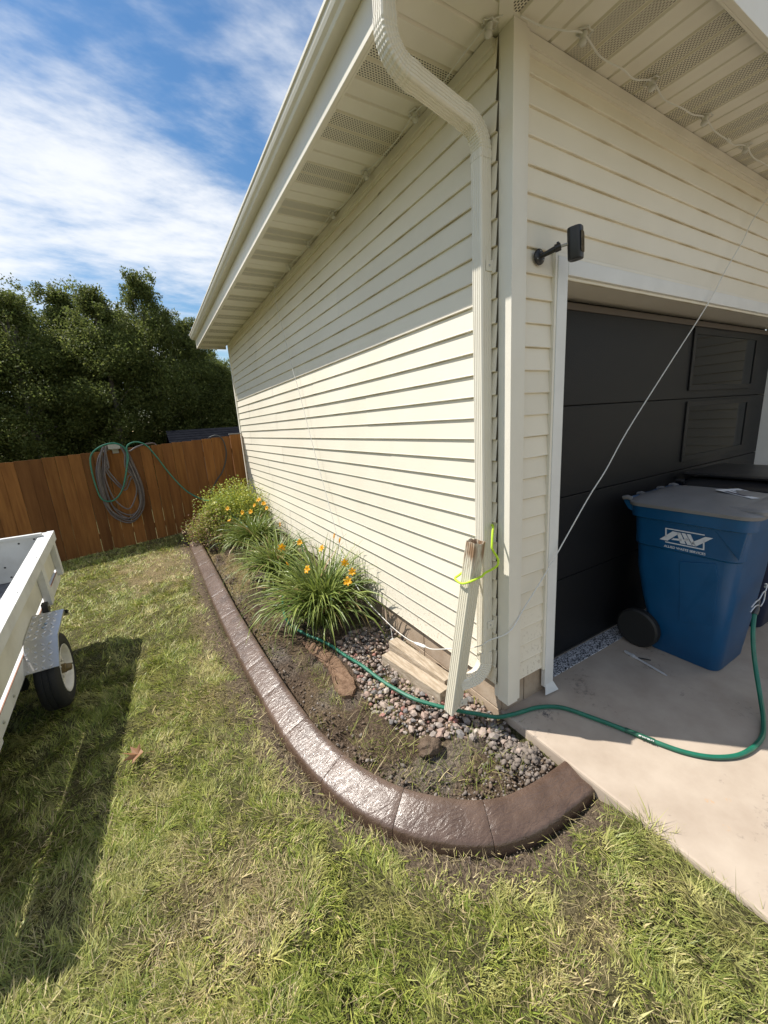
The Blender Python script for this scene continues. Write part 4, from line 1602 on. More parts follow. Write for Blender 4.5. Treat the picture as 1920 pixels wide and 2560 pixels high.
# ================================================================== WHEELED BINS
def rrect(x0, x1, y0, y1, r, z, seg=5):
    out = []
    for (cx, cy, a0) in ((x1 - r, y1 - r, 0), (x0 + r, y1 - r, 90), (x0 + r, y0 + r, 180), (x1 - r, y0 + r, 270)):
        for k in range(seg + 1):
            a = R(a0 + 90 * k / seg)
            out.append(Vector((cx + r * math.cos(a), cy + r * math.sin(a), z)))
    return out


def build_cart(loc, rotz, label, body_m, lid_m, logo, group=None):
    """local: back (hinge, wheels) at +y, front at -y, x across, z up"""
    root = empty('wheeled_bin', loc, label, 'bin', group)
    root.rotation_euler = (0, 0, rotz)
    bz = [(0.0, 0.205, -0.290, 0.150, 0.06), (0.015, 0.215, -0.300, 0.155, 0.065), (0.30, 0.245, -0.322, 0.185, 0.07), (0.42, 0.258, -0.330, 0.215, 0.07), (0.66, 0.283, -0.345, 0.255, 0.075), (0.82, 0.292, -0.352, 0.262, 0.075),
          (0.835, 0.308, -0.368, 0.272, 0.08), (1.03, 0.320, -0.380, 0.280, 0.08), (1.04, 0.345, -0.410, 0.300, 0.09), (1.125, 0.350, -0.418, 0.304, 0.09), (1.130, 0.343, -0.410, 0.298, 0.085), (1.02, 0.310, -0.37, 0.27, 0.075)]
    rings = [rrect(-w, w, y0, y1, r, z) for (z, w, y0, y1, r) in bz]
    b = MB().loft(rings, True).build('body', body_m, root, smooth=True)
    # wheel arches: dark recess blocks at the back corners
    # front grab bar recess and corner gussets
    for s in (-1, 1):
        g = MB().prism([(-0.355, 0.86), (-0.375, 1.045), (-0.20, 1.045)], s * 0.30, s * 0.322, 'x')
        g.build('gusset', body_m, b, bevel=0.004)
    # moulded panel with dimples on the side (raised plate)
    for s in (-1, 1):
        v = []
        def sx(z):
            return np.interp(z, [q[0] for q in bz[:7]], [q[1] for q in bz[:7]])
        pl = [(-0.04, 0.76), (-0.235, 0.80), (-0.262, 0.70), (-0.25, 0.36), (-0.06, 0.30)]
        pv = [(s * (float(sx(z)) + 0.006), y, z) for y, z in pl] + [(s * (float(sx(z)) - 0.006), y, z) for y, z in pl]
        n = len(pl)
        f = [tuple(range(n)), tuple(range(2 * n - 1, n - 1, -1))] + [(i, (i + 1) % n, n + (i + 1) % n, n + i) for i in range(n)]
        MB().add(pv, f).build('side_plate', body_m, b, bevel=0.003)
    # handle bar and hinge lugs at the back
    MB().tube([(-0.29, 0.325, 1.145), (0.29, 0.325, 1.145)], 0.016, 10).build('handle', body_m, root, smooth=True)
    for xx in (-0.30, -0.10, 0.10, 0.30):
        MB().prism([(0.27, 1.06), (0.285, 1.13), (0.31, 1.165), (0.345, 1.158), (0.345, 1.13), (0.31, 1.08)], xx - 0.016, xx + 0.016, 'x').build('hinge_lug', body_m, root, bevel=0.004)
    # lid
    lz = [(1.118, 0.362, -0.428, 0.312, 0.095), (1.140, 0.366, -0.432, 0.316, 0.095), (1.150, 0.355, -0.420, 0.306, 0.09), (1.158, 0.335, -0.385, 0.300, 0.09), (1.178, 0.290, -0.30, 0.280, 0.10), (1.196, 0.20, -0.20, 0.20, 0.10), (1.200, 0.10, -0.10, 0.10, 0.05)]
    lid = MB().loft([rrect(-w, w, y0, y1, r, z) for (z, w, y0, y1, r) in lz], True).build('lid', lid_m, root, smooth=True)
    # raised front lip of the lid
    fl = [(1.142, 0.30, -0.440, -0.25, 0.05), (1.165, 0.30, -0.440, -0.25, 0.05), (1.176, 0.285, -0.425, -0.22, 0.05)]
    MB().loft([rrect(-w, w, y0, y1, r, z) for (z, w, y0, y1, r) in fl], True).build('lid_lip', lid_m, lid, smooth=True)
    for xx in (-0.335, -0.145, 0.145, 0.335):
        MB().tube([(xx, 0.28, 1.16), (xx, 0.31, 1.168), (xx, 0.34, 1.160)], [0.016, 0.017, 0.014], 8).build('lid_hinge', lid_m, lid, smooth=True)
    # wheels
    wm = mat('bin_wheel', (0.012, 0.012, 0.012), 0.6)
    for s in (-1, 1):
        M = Matrix.Translation((s * 0.268, 0.195, 0.150)) @ Matrix.Rotation(R(90), 4, 'Y')
        w = MB().lathe([(0.11, -0.028), (0.135, -0.030), (0.150, -0.02), (0.150, 0.02), (0.135, 0.030), (0.115, 0.028), (0.105, 0.012), (0.03, 0.010), (0.025, 0.03), (0.01, 0.032)], 28, M).build('wheel', wm, root, smooth=True)
        for k in range(5):
            a = R(72 * k)
            c = Vector((s * 0.268 + s * 0.018, 0.195, 0.150))
            d = Vector((0, math.cos(a), math.sin(a)))
            MB().tube([c + d * 0.02, c + d * 0.11], 0.008, 5).build('spoke', wm, w)
    MB().tube([(-0.26, 0.195, 0.15), (0.26, 0.195, 0.15)], 0.012, 8).build('axle', MATS['zinc'], root)
    if logo:
        wm2 = mat('logo_white', (0.60, 0.63, 0.68), 0.55)
        # emblem on the -x side, drawn in (u right, v down) units; seen from -x, +u runs to -y
        x_of = lambda z: -(float(np.interp(z, [q[0] for q in bz], [q[1] for q in bz])) if z < 0.83 else float(np.interp(z, [0.835, 1.03], [0.308, 0.320]))) - 0.0022
        cy, cz, W, H = 0.055, 0.985, 0.225, 0.105
        def P(u, v):
            z = cz - v * H
            return Vector((x_of(z), cy - u * W - 0.06 * (v * H), z))
        def poly(pts, nm='emblem'):
            vv = [P(*p) for p in pts]
            vv2 = [p - Vector((0.0012, 0, 0)) for p in vv]
            n = len(pts)
            f = [tuple(range(n)), tuple(range(2 * n - 1, n - 1, -1))] + [(i, (i + 1) % n, n + (i + 1) % n, n + i) for i in range(n)]
            return vv + vv2, f
        mb = MB()
        t, tv = 0.035, 0.07
        for pts in ([(0, 0), (1, 0), (1, tv), (0, tv)], [(0, 0.93), (1.0, 0.93), (1.0, 1.0), (0, 1.0)],
                    [(0, tv), (t, tv), (t, 0.62), (0, 0.66)], [(1 - t, 0.36), (1, 0.30), (1, 0.93), (1 - t, 0.93)],
                    # A: broad left stroke with foot, right stroke, cross piece
                    [(-0.16, 0.86), (0.20, 0.16), (0.40, 0.16), (0.06, 0.86)],
                    [(0.31, 0.20), (0.40, 0.16), (0.54, 0.86), (0.40, 0.86)],
                    [(0.22, 0.62), (0.42, 0.56), (0.44, 0.70), (0.16, 0.74)],
                    # W: two falling strokes and the long rising stroke with the flag
                    [(0.43, 0.16), (0.53, 0.16), (0.70, 0.86), (0.58, 0.86)],
                    [(0.56, 0.16), (0.66, 0.16), (0.80, 0.86), (0.72, 0.86)],
                    [(0.66, 0.70), (1.02, 0.14), (1.20, 0.14), (1.12, 0.28), (0.80, 0.86)],
                    [(0.48, 0.58), (0.60, 0.40), (0.62, 0.52), (0.52, 0.68)]):
            mb.add(*poly(pts))
        mb.build('emblem', wm2, b)
        me = text_mesh('ALLIED WASTE SERVICES', 0.0245, 0.0006)
        t = obj('lettering', me, wm2, b)
        zt = cz - 1.32 * H
        th = math.atan2(0.012, 0.195)
        t.matrix_basis = Matrix.Translation((x_of(zt) - 0.0012, cy + 0.0, zt)) @ Matrix(((0, 0, -1, 0), (-1, 0, 0, 0), (0, 1, 0, 0), (0, 0, 0, 1)))
        t.scale = (0.24 / max(1e-6, me_width(me)),) * 3
        # paper label on the lid with dark print blocks
        pm = mat('label_paper', (0.62, 0.64, 0.67), 0.6)
        lab = MB()
        zl = lambda x, y: 1.1815 + 0.02 * 0 
        LM = Matrix.Translation((0.13, -0.20, 1.1885)) @ Matrix.Rotation(R(9), 4, 'X') @ Matrix.Rotation(R(4), 4, 'Y') @ Matrix.Rotation(R(-10), 4, 'Z')
        lab.box(-0.13, 0.13, -0.105, 0.105, 0, 0.0016, LM)
        lb = lab.build('lid_label', pm, lid)
        ink = MB()
        ink.box(-0.12, -0.075, -0.06, 0.06, 0.0017, 0.0022, LM)
        ink.box(-0.065, -0.045, -0.065, 0.02, 0.0017, 0.0022, LM)
        ink.box(-0.035, -0.020, -0.03, 0.066, 0.0017, 0.0022, LM)
        for k in range(6):
            ink.box(0.0, 0.11 - 0.012 * (k % 3), 0.055 - k * 0.020, 0.062 - k * 0.020, 0.0017, 0.0022, LM)
        ink.box(0.04, 0.09, -0.07, -0.058, 0.0017, 0.0022, LM)
        ink.build('label_print', mat('label_ink', (0.03, 0.03, 0.06), 0.6), lb)
    return root


def me_width(me):
    xs = [v.co.x for v in me.vertices]
    return max(xs) - min(xs) if xs else 1


def build_bins():
    blue = mat('bin_blue', (0.003, 0.062, 0.165), 0.34, col2=(0.004, 0.075, 0.195), nscale=5, bump=0.06, bscale=140, bdist=0.002, local=True)
    nvy = mat('bin_navy', (0.006, 0.014, 0.045), 0.42)
    grey = mat('bin_grey_lid', (0.19, 0.19, 0.195), 0.45, col2=(0.155, 0.155, 0.16), nscale=5, bump=0.05, bscale=120, bdist=0.002)
    blk = mat('bin_black_lid', (0.022, 0.022, 0.024), 0.42)
    build_cart((1.665, -0.262, 0.0), R(0), 'blue recycling bin with a grey lid and white emblem, nearest the garage door edge', blue, grey, True)
    build_cart((2.56, -0.21, 0.0), R(0), 'dark navy bin with a black lid standing behind the blue bin', nvy, blk, False)
    # flat dark tote lids piled on the far bin
    o = MB().loft([rrect(2.28, 3.02, -0.52, 0.12, 0.05, 1.206), rrect(2.27, 3.03, -0.53, 0.13, 0.05, 1.222), rrect(2.30, 3.0, -0.50, 0.10, 0.05, 1.232)], True).build('tote_lid', blk, None, smooth=True)
    tag(o, 'flat black tote lid lying on top of the navy bin', 'lid')
    o = MB().box(2.05, 2.95, -0.56, -0.545, 1.2, 1.245, Matrix.Translation((0, 0, 0.0))).build('lath', mat('raw_lath', (0.30, 0.25, 0.19), 0.7), None, bevel=0.002)
    tag(o, 'narrow tan wooden strip lying across the lids behind the blue bin', 'wood')
    # nozzle with bent wire handle at the end of the hose
    steel = mat('bright_wire', (0.62, 0.62, 0.63), 0.35, metallic=0.35)
    n = empty('hose_nozzle', (1.58, -0.68, 0.48), 'metal hose nozzle with bent wire handles hanging at the front of the blue bin', 'nozzle')
    part('nozzle_body', MB().tube([(1.552, -0.672, 0.462), (1.58, -0.668, 0.492), (1.60, -0.664, 0.505), (1.625, -0.66, 0.535)], [0.016, 0.018, 0.013, 0.011], 10), mat('dark_nozzle', (0.10, 0.095, 0.09), 0.4, metallic=0.6), n, smooth=True)
    part('wire_handle', MB().tube(catmull([(1.50, -0.665, 0.525), (1.55, -0.67, 0.55), (1.60, -0.67, 0.552), (1.66, -0.668, 0.58), (1.70, -0.668, 0.583), (1.72, -0.665, 0.62), (1.70, -0.66, 0.625)], 5), 0.0038, 6), steel, n, smooth=True)
    part('wire_handle', MB().tube(catmull([(1.48, -0.67, 0.50), (1.53, -0.672, 0.52), (1.59, -0.672, 0.515), (1.65, -0.67, 0.49), (1.70, -0.668, 0.52), (1.71, -0.665, 0.57)], 5), 0.0038, 6), steel, n, smooth=True)
    part('pipe', MB().tube([(1.72, -0.66, 0.60), (1.95, -0.665, 0.57)], 0.009, 8), mat('zinc', (0.5, 0.5, 0.48), 0.4), n, smooth=True)
    # spray wand on the slab
    t = empty('spray_wand', (1.19, -0.22, 0.0), 'short metal spray wand lying on the shaded concrete', 'tool')
    a, b = Vector((1.222, -0.075, 0.012)), Vector((1.165, -0.385, 0.008))
    d = (b - a).normalized()
    part('tube', MB().tube([a + d * 0.10, b - d * 0.02, b], [0.0075, 0.0065, 0.003], 8), steel, t, smooth=True)
    part('body', MB().tube([a, a + d * 0.03, a + d * 0.06, a + d * 0.10], [0.009, 0.012, 0.010, 0.010], 10), steel, t, smooth=True)
    part('nut', MB().tube([a + d * 0.055, a + d * 0.075], 0.015, 6), steel, t)
    e = Vector((0.06, -0.035, 0))
    part('trigger', MB().tube([a + d * 0.085, a + d * 0.105 + e * 0.5, a + d * 0.13 + e], [0.005, 0.005, 0.004], 6), mat('black_plastic', (0.02, 0.02, 0.02), 0.5), t)


build_bins()

# ================================================================== SECURITY CAMERA
def build_seccam():
    bp = mat('cam_black', (0.014, 0.014, 0.015), 0.38)
    root = empty('security_camera', (0.21, -0.02, 2.56), 'black security camera on a short wall bracket above the door corner', 'camera')
    M = Matrix.Translation((0.215, -0.024, 2.56)) @ Matrix.Rotation(R(90), 4, 'X')
    part('base_plate', MB().lathe([(0.036, 0.0), (0.036, 0.006), (0.030, 0.011), (0.012, 0.013)], 24, M), bp, root, smooth=True)
    for a in (90, 210, 330):
        q = Vector((0.215 + 0.025 * math.cos(R(a)), -0.034, 2.56 + 0.025 * math.sin(R(a))))
        part('screw', MB().lathe([(0.004, 0), (0.003, 0.003)], 8, Matrix.Translation(q) @ Matrix.Rotation(R(90), 4, 'X')), MATS['zinc'], root)
    part('arm', MB().tube([(0.215, -0.03, 2.56), (0.228, -0.062, 2.566), (0.242, -0.085, 2.574), (0.258, -0.108, 2.582)], [0.011, 0.012, 0.013, 0.013], 12), bp, root, smooth=True)
    part('collar', MB().tube([(0.246, -0.092, 2.577), (0.262, -0.110, 2.583)], 0.018, 14), bp, root)
    part('thumb_screw', MB().tube([(0.254, -0.101, 2.565), (0.254, -0.101, 2.604)], 0.006, 8), bp, root)
    part('ball_joint', MB().tube([(0.258, -0.108, 2.582), (0.292, -0.135, 2.590)], 0.007, 8), MATS['zinc'], root)
    # body: rounded slab, slightly tilted
    B = Matrix.Translation((0.318, -0.150, 2.588)) @ Matrix.Rotation(R(-6), 4, 'Y') @ Matrix.Rotation(R(18), 4, 'Z')
    rings = []
    for (z, s) in ((-0.068, 0.9), (-0.066, 0.97), (-0.06, 1.0), (0.06, 1.0), (0.066, 0.97), (0.068, 0.9)):
        rings.append([B @ p for p in rrect(-0.035 * s, 0.035 * s, -0.032 * s, 0.032 * s, 0.022 * s, z * 1.02, 5)])
    part('housing', MB().loft(rings, True), bp, root, smooth=True)
    part('lens_window', MB().prism([(p.x, p.y) for p in rrect(-0.026, 0.026, -0.045, 0.045, 0.012, 0, 5)], -0.0332, -0.0320, 'y', B), mat('lens_gloss', (0.005, 0.005, 0.006), 0.08), root)


build_seccam()

# ================================================================== STRING LIGHTS AND CABLES
def build_lights():
    cab = mat('white_cable', (0.70, 0.69, 0.65), 0.45)
    clip = mat('clear_clip', (0.66, 0.65, 0.60), 0.3)
    glass = mat('bulb_glass', (0.60, 0.59, 0.55), 0.08, spec=0.6)
    r = random.Random(2)
    def bulb(root, x, y, z, tilt):
        A = Matrix.Translation((x, y, z)) @ Matrix.Rotation(R(tilt), 4, 'X') @ Matrix.Rotation(R(tilt * 0.6), 4, 'Y')
        b = MB().lathe([(0.006, 0.018), (0.013, 0.015), (0.014, 0.0), (0.0125, -0.010)], 14, A)
        o = part('socket', b, clip, root, smooth=True)
        g = MB().lathe([(0.011, -0.006), (0.0165, -0.012), (0.0175, -0.019), (0.0145, -0.026), (0.008, -0.030), (0.001, -0.0315)], 14, A)
        part('bulb', g, glass, root, smooth=True)
        # scalloped clip ring
        pts = []
        for k in range(25):
            a = 2 * math.pi * k / 24
            rr = 0.030 + 0.005 * math.cos(6 * a)
            pts.append(A @ Vector((rr * math.cos(a), rr * math.sin(a), 0.014)))
        part('clip_ring', MB().tube(pts, 0.0028, 5), clip, root, smooth=True)
    # side eave
    ys = [0.02, 0.555, 1.11, 1.655, 2.20, 2.76, 3.30]
    root = empty('string_lights', (-0.08, 1.6, 3.40), 'string of small clear bulbs under the side eave', 'string lights')
    path = []
    for k, y in enumerate(ys):
        bulb(root, -0.08 + r.uniform(-0.006, 0.006), y, 3.397, r.uniform(-12, 12))
        path.append((-0.082, y, 3.408))
        if k < len(ys) - 1:
            path.append((-0.075 + r.uniform(-0.02, 0.02), y + 0.18, 3.398 + r.uniform(-0.006, 0.004)))
            path.append((-0.085 + r.uniform(-0.02, 0.02), y + 0.37, 3.396 + r.uniform(-0.006, 0.004)))
    path = [(-0.05, -0.035, 3.412)] + path
    part('cable', MB().tube(catmull(path, 4), 0.003, 5), cab, root, smooth=True)
    # cable dropping down the wall from the last bulb to the bed
    drop = [(-0.08, 3.30, 3.405), (-0.055, 3.42, 3.36), (-0.050, 3.41, 3.19), (-0.055, 3.37, 3.12), (-0.055, 3.24, 2.82), (-0.06, 3.05, 2.42), (-0.055, 2.95, 2.2), (-0.065, 2.63, 1.54), (-0.07, 2.40, 1.1), (-0.085, 2.17, 0.69), (-0.11, 2.05, 0.55),
            (-0.14, 1.85, 0.43), (-0.16, 1.62, 0.33), (-0.15, 1.42, 0.24), (-0.135, 1.22, 0.185), (-0.12, 1.05, 0.145), (-0.10, 0.90, 0.125), (-0.085, 0.80, 0.128)]
    o = MB().tube(catmull(drop, 6), 0.0032, 6).build('drop_cable', cab, None, smooth=True)
    tag(o, 'thin white cable hanging from the side eave down the siding to the lilies', 'cable')
    # plug pair near the ground and the taut cable going up to the right
    pg = empty('cable_plug', (-0.08, 0.75, 0.13), 'white plug connector hanging low in front of the foundation', 'plug')
    part('plug', MB().tube([(-0.087, 0.81, 0.128), (-0.083, 0.785, 0.130), (-0.082, 0.782, 0.130), (-0.078, 0.745, 0.138)], [0.007, 0.010, 0.012, 0.012], 8), mat('white_plug', (0.76, 0.76, 0.74), 0.4), pg, smooth=True)
    part('socket', MB().tube([(-0.078, 0.742, 0.138), (-0.076, 0.70, 0.146), (-0.075, 0.685, 0.15)], [0.013, 0.012, 0.007], 8), MATS['white_plug'], pg, smooth=True)
    part('tag', MB().tube(catmull([(-0.125, 1.10, 0.155), (-0.13, 1.085, 0.10), (-0.14, 1.06, 0.055)], 4), 0.0025, 5), cab, pg)
    part('end_cap', MB().box(-0.155, -0.125, 1.045, 1.075, 0.03, 0.055), MATS['white_plug'], pg, bevel=0.003)
    up = [(-0.075, 0.69, 0.15), (-0.075, 0.60, 0.175), (-0.08, 0.44, 0.26), (-0.095, 0.25, 0.37), (-0.110, 0.125, 0.445), (-0.1115, 0.05, 0.50), (-0.085, 0.02, 0.535), (-0.006, -0.058, 0.60), (0.12, -0.05, 0.70), (0.345, -0.055, 0.92), (0.67, -0.06, 1.27),
          (0.85, -0.058, 1.43), (1.06, -0.06, 1.66), (1.50, -0.055, 2.05), (1.97, -0.06, 2.48), (2.20, -0.058, 2.73), (2.40, -0.06, 2.93), (2.52, -0.06, 3.08), (2.72, -0.07, 3.27), (2.86, -0.09, 3.405)]
    o = MB().tube(catmull(up, 5), 0.0036, 6).build('taut_cable', cab, None, smooth=True)
    tag(o, 'thin white cable stretched diagonally across the front of the dark door', 'cable')
    # front eave
    xs = [0.335, 0.905, 1.48, 2.06, 2.66, 3.25]
    root = empty('string_lights', (1.6, -0.14, 3.40), 'string of small clear bulbs under the front eave above the door', 'string lights')
    path = [(0.02, -0.065, 3.412), (0.12, -0.085, 3.400), (0.22, -0.13, 3.385)]
    for k, x in enumerate(xs):
        bulb(root, x, -0.14 + r.uniform(-0.006, 0.006), 3.397, r.uniform(-12, 12))
        path.append((x, -0.138, 3.408))
        if k < len(xs) - 1:
            path.append((x + 0.15, -0.13 + r.uniform(-0.015, 0.015), 3.385))
            path.append((x + 0.30, -0.15 + r.uniform(-0.015, 0.015), 3.375 + r.uniform(-0.01, 0.01)))
            path.append((x + 0.44, -0.135 + r.uniform(-0.015, 0.015), 3.388))
    part('cable', MB().tube(catmull(path, 4), 0.0038, 6), cab, root, smooth=True)
    part('splice', MB().tube([(1.77, -0.143, 3.375), (1.80, -0.141, 3.372), (1.825, -0.14, 3.374)], [0.006, 0.009, 0.006], 8), clip, root)


build_lights()

# ================================================================== ROPE
def build_rope():
    rm = mat('lime_rope', (0.50, 0.72, 0.03), 0.55, bump=0.4, bscale=300, bdist=0.002)
    pts = [(-0.026, 0.052, 1.215), (-0.040, 0.035, 1.205), (-0.060, 0.020, 1.17), (-0.075, 0.008, 1.13), (-0.080, 0.002, 1.10), (-0.062, -0.010, 1.06), (-0.055, -0.018, 1.035), (-0.062, -0.018, 1.005), (-0.088, 0.002, 0.980), (-0.118, 0.018, 0.965),
           (-0.148, 0.012, 0.955), (-0.175, 0.022, 0.945), (-0.212, 0.048, 0.925), (-0.232, 0.080, 0.912), (-0.236, 0.115, 0.915), (-0.222, 0.150, 0.918), (-0.19, 0.150, 0.93), (-0.15, 0.145, 0.95), (-0.118, 0.136, 0.97), (-0.09, 0.135, 0.99), (-0.018, 0.134, 1.06), (-0.016, 0.10, 1.19), (-0.024, 0.055, 1.215)]
    o = MB().tube(catmull(pts, 6), 0.0066, 8).build('tie_rope', rm, None, smooth=True)
    tag(o, 'bright lime green cord tying the loose extension to the downspout', 'rope')


build_rope()

# ================================================================== TIMBERS, CLODS, STONES
def build_bed_things():
    wood = mat('weathered_wood', (0.30, 0.235, 0.165), 0.9, spec=0.2, col2=(0.50, 0.42, 0.325), nscale=6, ndetail=10, bump=0.9, bscale=30, bdist=0.004, stretch=(9, 1.2, 9), bstretch=(7, 0.7, 7))
    # lower timber
    def plank(a, b, w, z0, z1, name, label, taper=0.0):
        a = Vector((a[0], a[1], 0))
        b = Vector((b[0], b[1], 0))
        t = (b - a).normalized()
        n = Vector((-t.y, t.x, 0))
        if n.x < 0:
            n = -n
        v = [a, b, b + n * w, a + n * w]
        vv = [(p.x, p.y, z0) for p in v] + [(p.x, p.y, z1 - (taper if i in (1, 2) else 0)) for i, p in enumerate(v)]
        o = MB().add(vv, [(0, 3, 2, 1), (4, 5, 6, 7), (0, 1, 5, 4), (1, 2, 6, 5), (2, 3, 7, 6), (3, 0, 4, 7)]).build(name, wood, None, bevel=0.005)
        tag(o, label, 'timber')
        return o
    plank((-0.325, 0.925), (-0.232, 0.318), 0.092, -0.055, 0.052, 'timber', 'lower weathered timber block lying along the foundation')
    plank((-0.227, 0.975), (-0.150, 0.372), 0.088, -0.05, 0.112, 'timber', 'upper wedge-cut timber behind the other, close to the foundation', taper=0.035)
    # clay slab dug out of the bed
    clay = mat('clay', (0.165, 0.102, 0.066), 0.98, spec=0.1, col2=(0.29, 0.19, 0.128), nscale=30, ndetail=8, bump=1.0, bscale=110, bdist=0.016)
    outline = [(-0.735, 1.62), (-0.66, 1.47), (-0.60, 1.32), (-0.585, 1.1), (-0.60, 0.86), (-0.66, 0.76), (-0.73, 0.77), (-0.75, 0.88), (-0.70, 1.05), (-0.71, 1.2), (-0.745, 1.38)]
    pts = [p.to_2d() for p in catmull([(x, y, 0) for x, y in outline] + [(outline[0][0], outline[0][1], 0)], 4)][:-1]
    r = random.Random(4)
    pts = [Vector((p.x + r.uniform(-.008, .008), p.y + r.uniform(-.008, .008))) for p in pts]
    c = sum(pts, Vector((0, 0))) / len(pts)
    def zf(p):
        return bed_z(p.x, p.y)
    zc = sum(zf(p) for p in pts) / len(pts)
    zs = lambda p: 0.5 * zf(p) + 0.5 * zc
    def ring(k, dz, j):
        return [Vector(((p + (c - p) * k).x + r.uniform(-j, j), (p + (c - p) * k).y + r.uniform(-j, j), zs(p) + dz + r.uniform(-j, j) * 0.5)) for p in pts]
    rings = [ring(0.0, -0.03, 0.004), ring(0.0, 0.018, 0.006), ring(0.08, 0.030, 0.006), ring(0.3, 0.034, 0.006), ring(0.6, 0.036, 0.006), ring(0.9, 0.034, 0.004)]
    o = MB().loft(rings, True).build('clay_slab', clay, None, smooth=True)
    tag(o, 'long flat slab of reddish clay lying in the bed beside the green hose', 'clay')
    # lump of clay by the pebbles
    bm = bmesh.new()
    bmesh.ops.create_icosphere(bm, subdivisions=3, radius=0.06)
    for v in bm.verts:
        q = v.co * 1.0
        v.co = Vector((q.x * 1.3, q.y * 1.0, q.z * 0.7)) * (1 + 0.32 * (float(noise2(np.array([q.x * 60 + 5]), np.array([q.y * 60 + q.z * 40]), 3)[0]) - 0.5))
    me = bpy.data.meshes.new('clay_lump')
    bm.to_mesh(me)
    bm.free()
    o = obj('clay_lump', me, mat('soil_lump', (0.115, 0.082, 0.058), 1.0, spec=0.05, col2=(0.18, 0.135, 0.10), nscale=35, ndetail=8, bump=1.0, bscale=120, bdist=0.012))
    o.location = (-0.50, 0.085, bed_z(-0.5, 0.085) + 0.025)
    tag(o, 'dark brown lump of soil at the front edge of the pebbles', 'soil')

    # --- pebbles: three stone meshes per colour, the nearest 300 single objects, the rest one mass
    GP = [(-0.50, 1.42), (-0.27, 1.46), (0.0, 1.5), (0.0, 0.10), (0.0, -0.12), (-0.02, -0.22), (-0.10, -0.24), (-0.17, -0.18), (-0.20, -0.03), (-0.42, 0.13), (-0.56, 0.28), (-0.61, 0.42), (-0.62, 0.66), (-0.54, 0.98), (-0.54, 1.29)]
    cols = [(0.235, 0.20, 0.175), (0.165, 0.152, 0.145), (0.29, 0.23, 0.19), (0.26, 0.185, 0.15), (0.22, 0.165, 0.135), (0.36, 0.31, 0.265), (0.34, 0.25, 0.16), (0.27, 0.13, 0.105), (0.125, 0.113, 0.107)]
    wts = [0.2, 0.17, 0.2, 0.14, 0.12, 0.07, 0.03, 0.03, 0.04]
    mats_ = [mat('pebble_%d' % i, c, 0.75, col2=tuple(min(1, q * 1.35) for q in c), nscale=50, bump=0.25, bscale=90, bdist=0.002, local=False) for i, c in enumerate(cols)]
    shapes = []
    for k in range(6):
        bm = bmesh.new()
        bmesh.ops.create_icosphere(bm, subdivisions=1, radius=1.0)
        rr = random.Random(k)
        sx, sy, sz = rr.uniform(.8, 1.15), rr.uniform(.7, .95), rr.uniform(.5, .75)
        for v in bm.verts:
            j = 1 + rr.uniform(-.30, .22)
            v.co = Vector((v.co.x * sx * j, v.co.y * sy * j, v.co.z * sz * j))
        bmesh.ops.subdivide_edges(bm, edges=bm.edges[:], cuts=1, smooth=0.55, use_grid_fill=True) if k < 0 else None
        vs_ = [tuple(v.co) for v in bm.verts]
        fs_ = [tuple(v.index for v in f.verts) for f in bm.faces]
        bm.free()
        shapes.append((np.array(vs_), np.array(fs_)))
    data = {}
    def stone_mesh(k, ci):
        if (k, ci) not in data:
            me = bpy.data.meshes.new('pebble')
            me.from_pydata([tuple(p) for p in shapes[k][0]], [], [tuple(f) for f in shapes[k][1]])
            me.materials.append(mats_[ci])
            data[(k, ci)] = me
        return data[(k, ci)]
    pts = []
    tries = 0
    while len(pts) < 1200 and tries < 60000:
        tries += 1
        x, y = r.uniform(-0.75, 0.0), r.uniform(-0.36, 1.5)
        if not bool(in_poly(np.array([x]), np.array([y]), GP)[0]):
            continue
        rad = r.choice([0.011, 0.015, 0.019, 0.022, 0.025, 0.028, 0.033])
        if y < -0.12:
            rad *= 0.7
        ok = True
        for q in pts:
            if abs(q[0] - x) < 0.06 and abs(q[1] - y) < 0.06 and (q[0] - x) ** 2 + (q[1] - y) ** 2 < (0.66 * (q[2] + rad)) ** 2:
                ok = False
                break
        if ok:
            pts.append((x, y, rad))
    vis = sorted(pts, key=lambda p: -p[2] / math.hypot(p[0] - CAM.x, p[1] - CAM.y))
    V, F, Cc = [], [], []
    n0 = 0
    for i, (x, y, rad) in enumerate(vis):
        k = r.randrange(6)
        ci = r.choices(range(len(cols)), wts)[0]
        z = bed_z(x, y) + rad * 0.22 + (0.010 if r.random() < 0.25 else 0)
        rot = (r.uniform(-.5, .5), r.uniform(-.5, .5), r.uniform(0, 6.28))
        if i < 300:
            o = obj('stone', stone_mesh(k, ci), None, BED)
            o.location = (x, y, z)
            o.rotation_euler = rot
            o.scale = (rad, rad, rad)
        else:
            M = np.array(Matrix.LocRotScale(Vector((x, y, z)), Matrix.Rotation(rot[2], 3, 'Z').to_quaternion(), Vector((rad, rad, rad))))
            v = shapes[k][0] @ M[:3, :3].T + M[:3, 3]
            V.append(v)
            F.append(shapes[k][1] + n0)
            Cc.append(np.tile(np.array(cols[ci]) * r.uniform(0.85, 1.2), (len(v), 1)))
            n0 += len(v)
    me = fast_mesh('gravel', np.concatenate(V), np.concatenate(F), np.concatenate(Cc), 3)
    o = obj('gravel', me, mat('gravel_mix', (0.3, 0.27, 0.24), 0.75, attr='Col', bump=0.25, bscale=90, bdist=0.002), BED)
    tag(o, kind='stuff')

    # --- crumbs: soil clods along the curb and grey concrete crumbs by the slab
    V, F, Cc = [], [], []
    n0 = 0
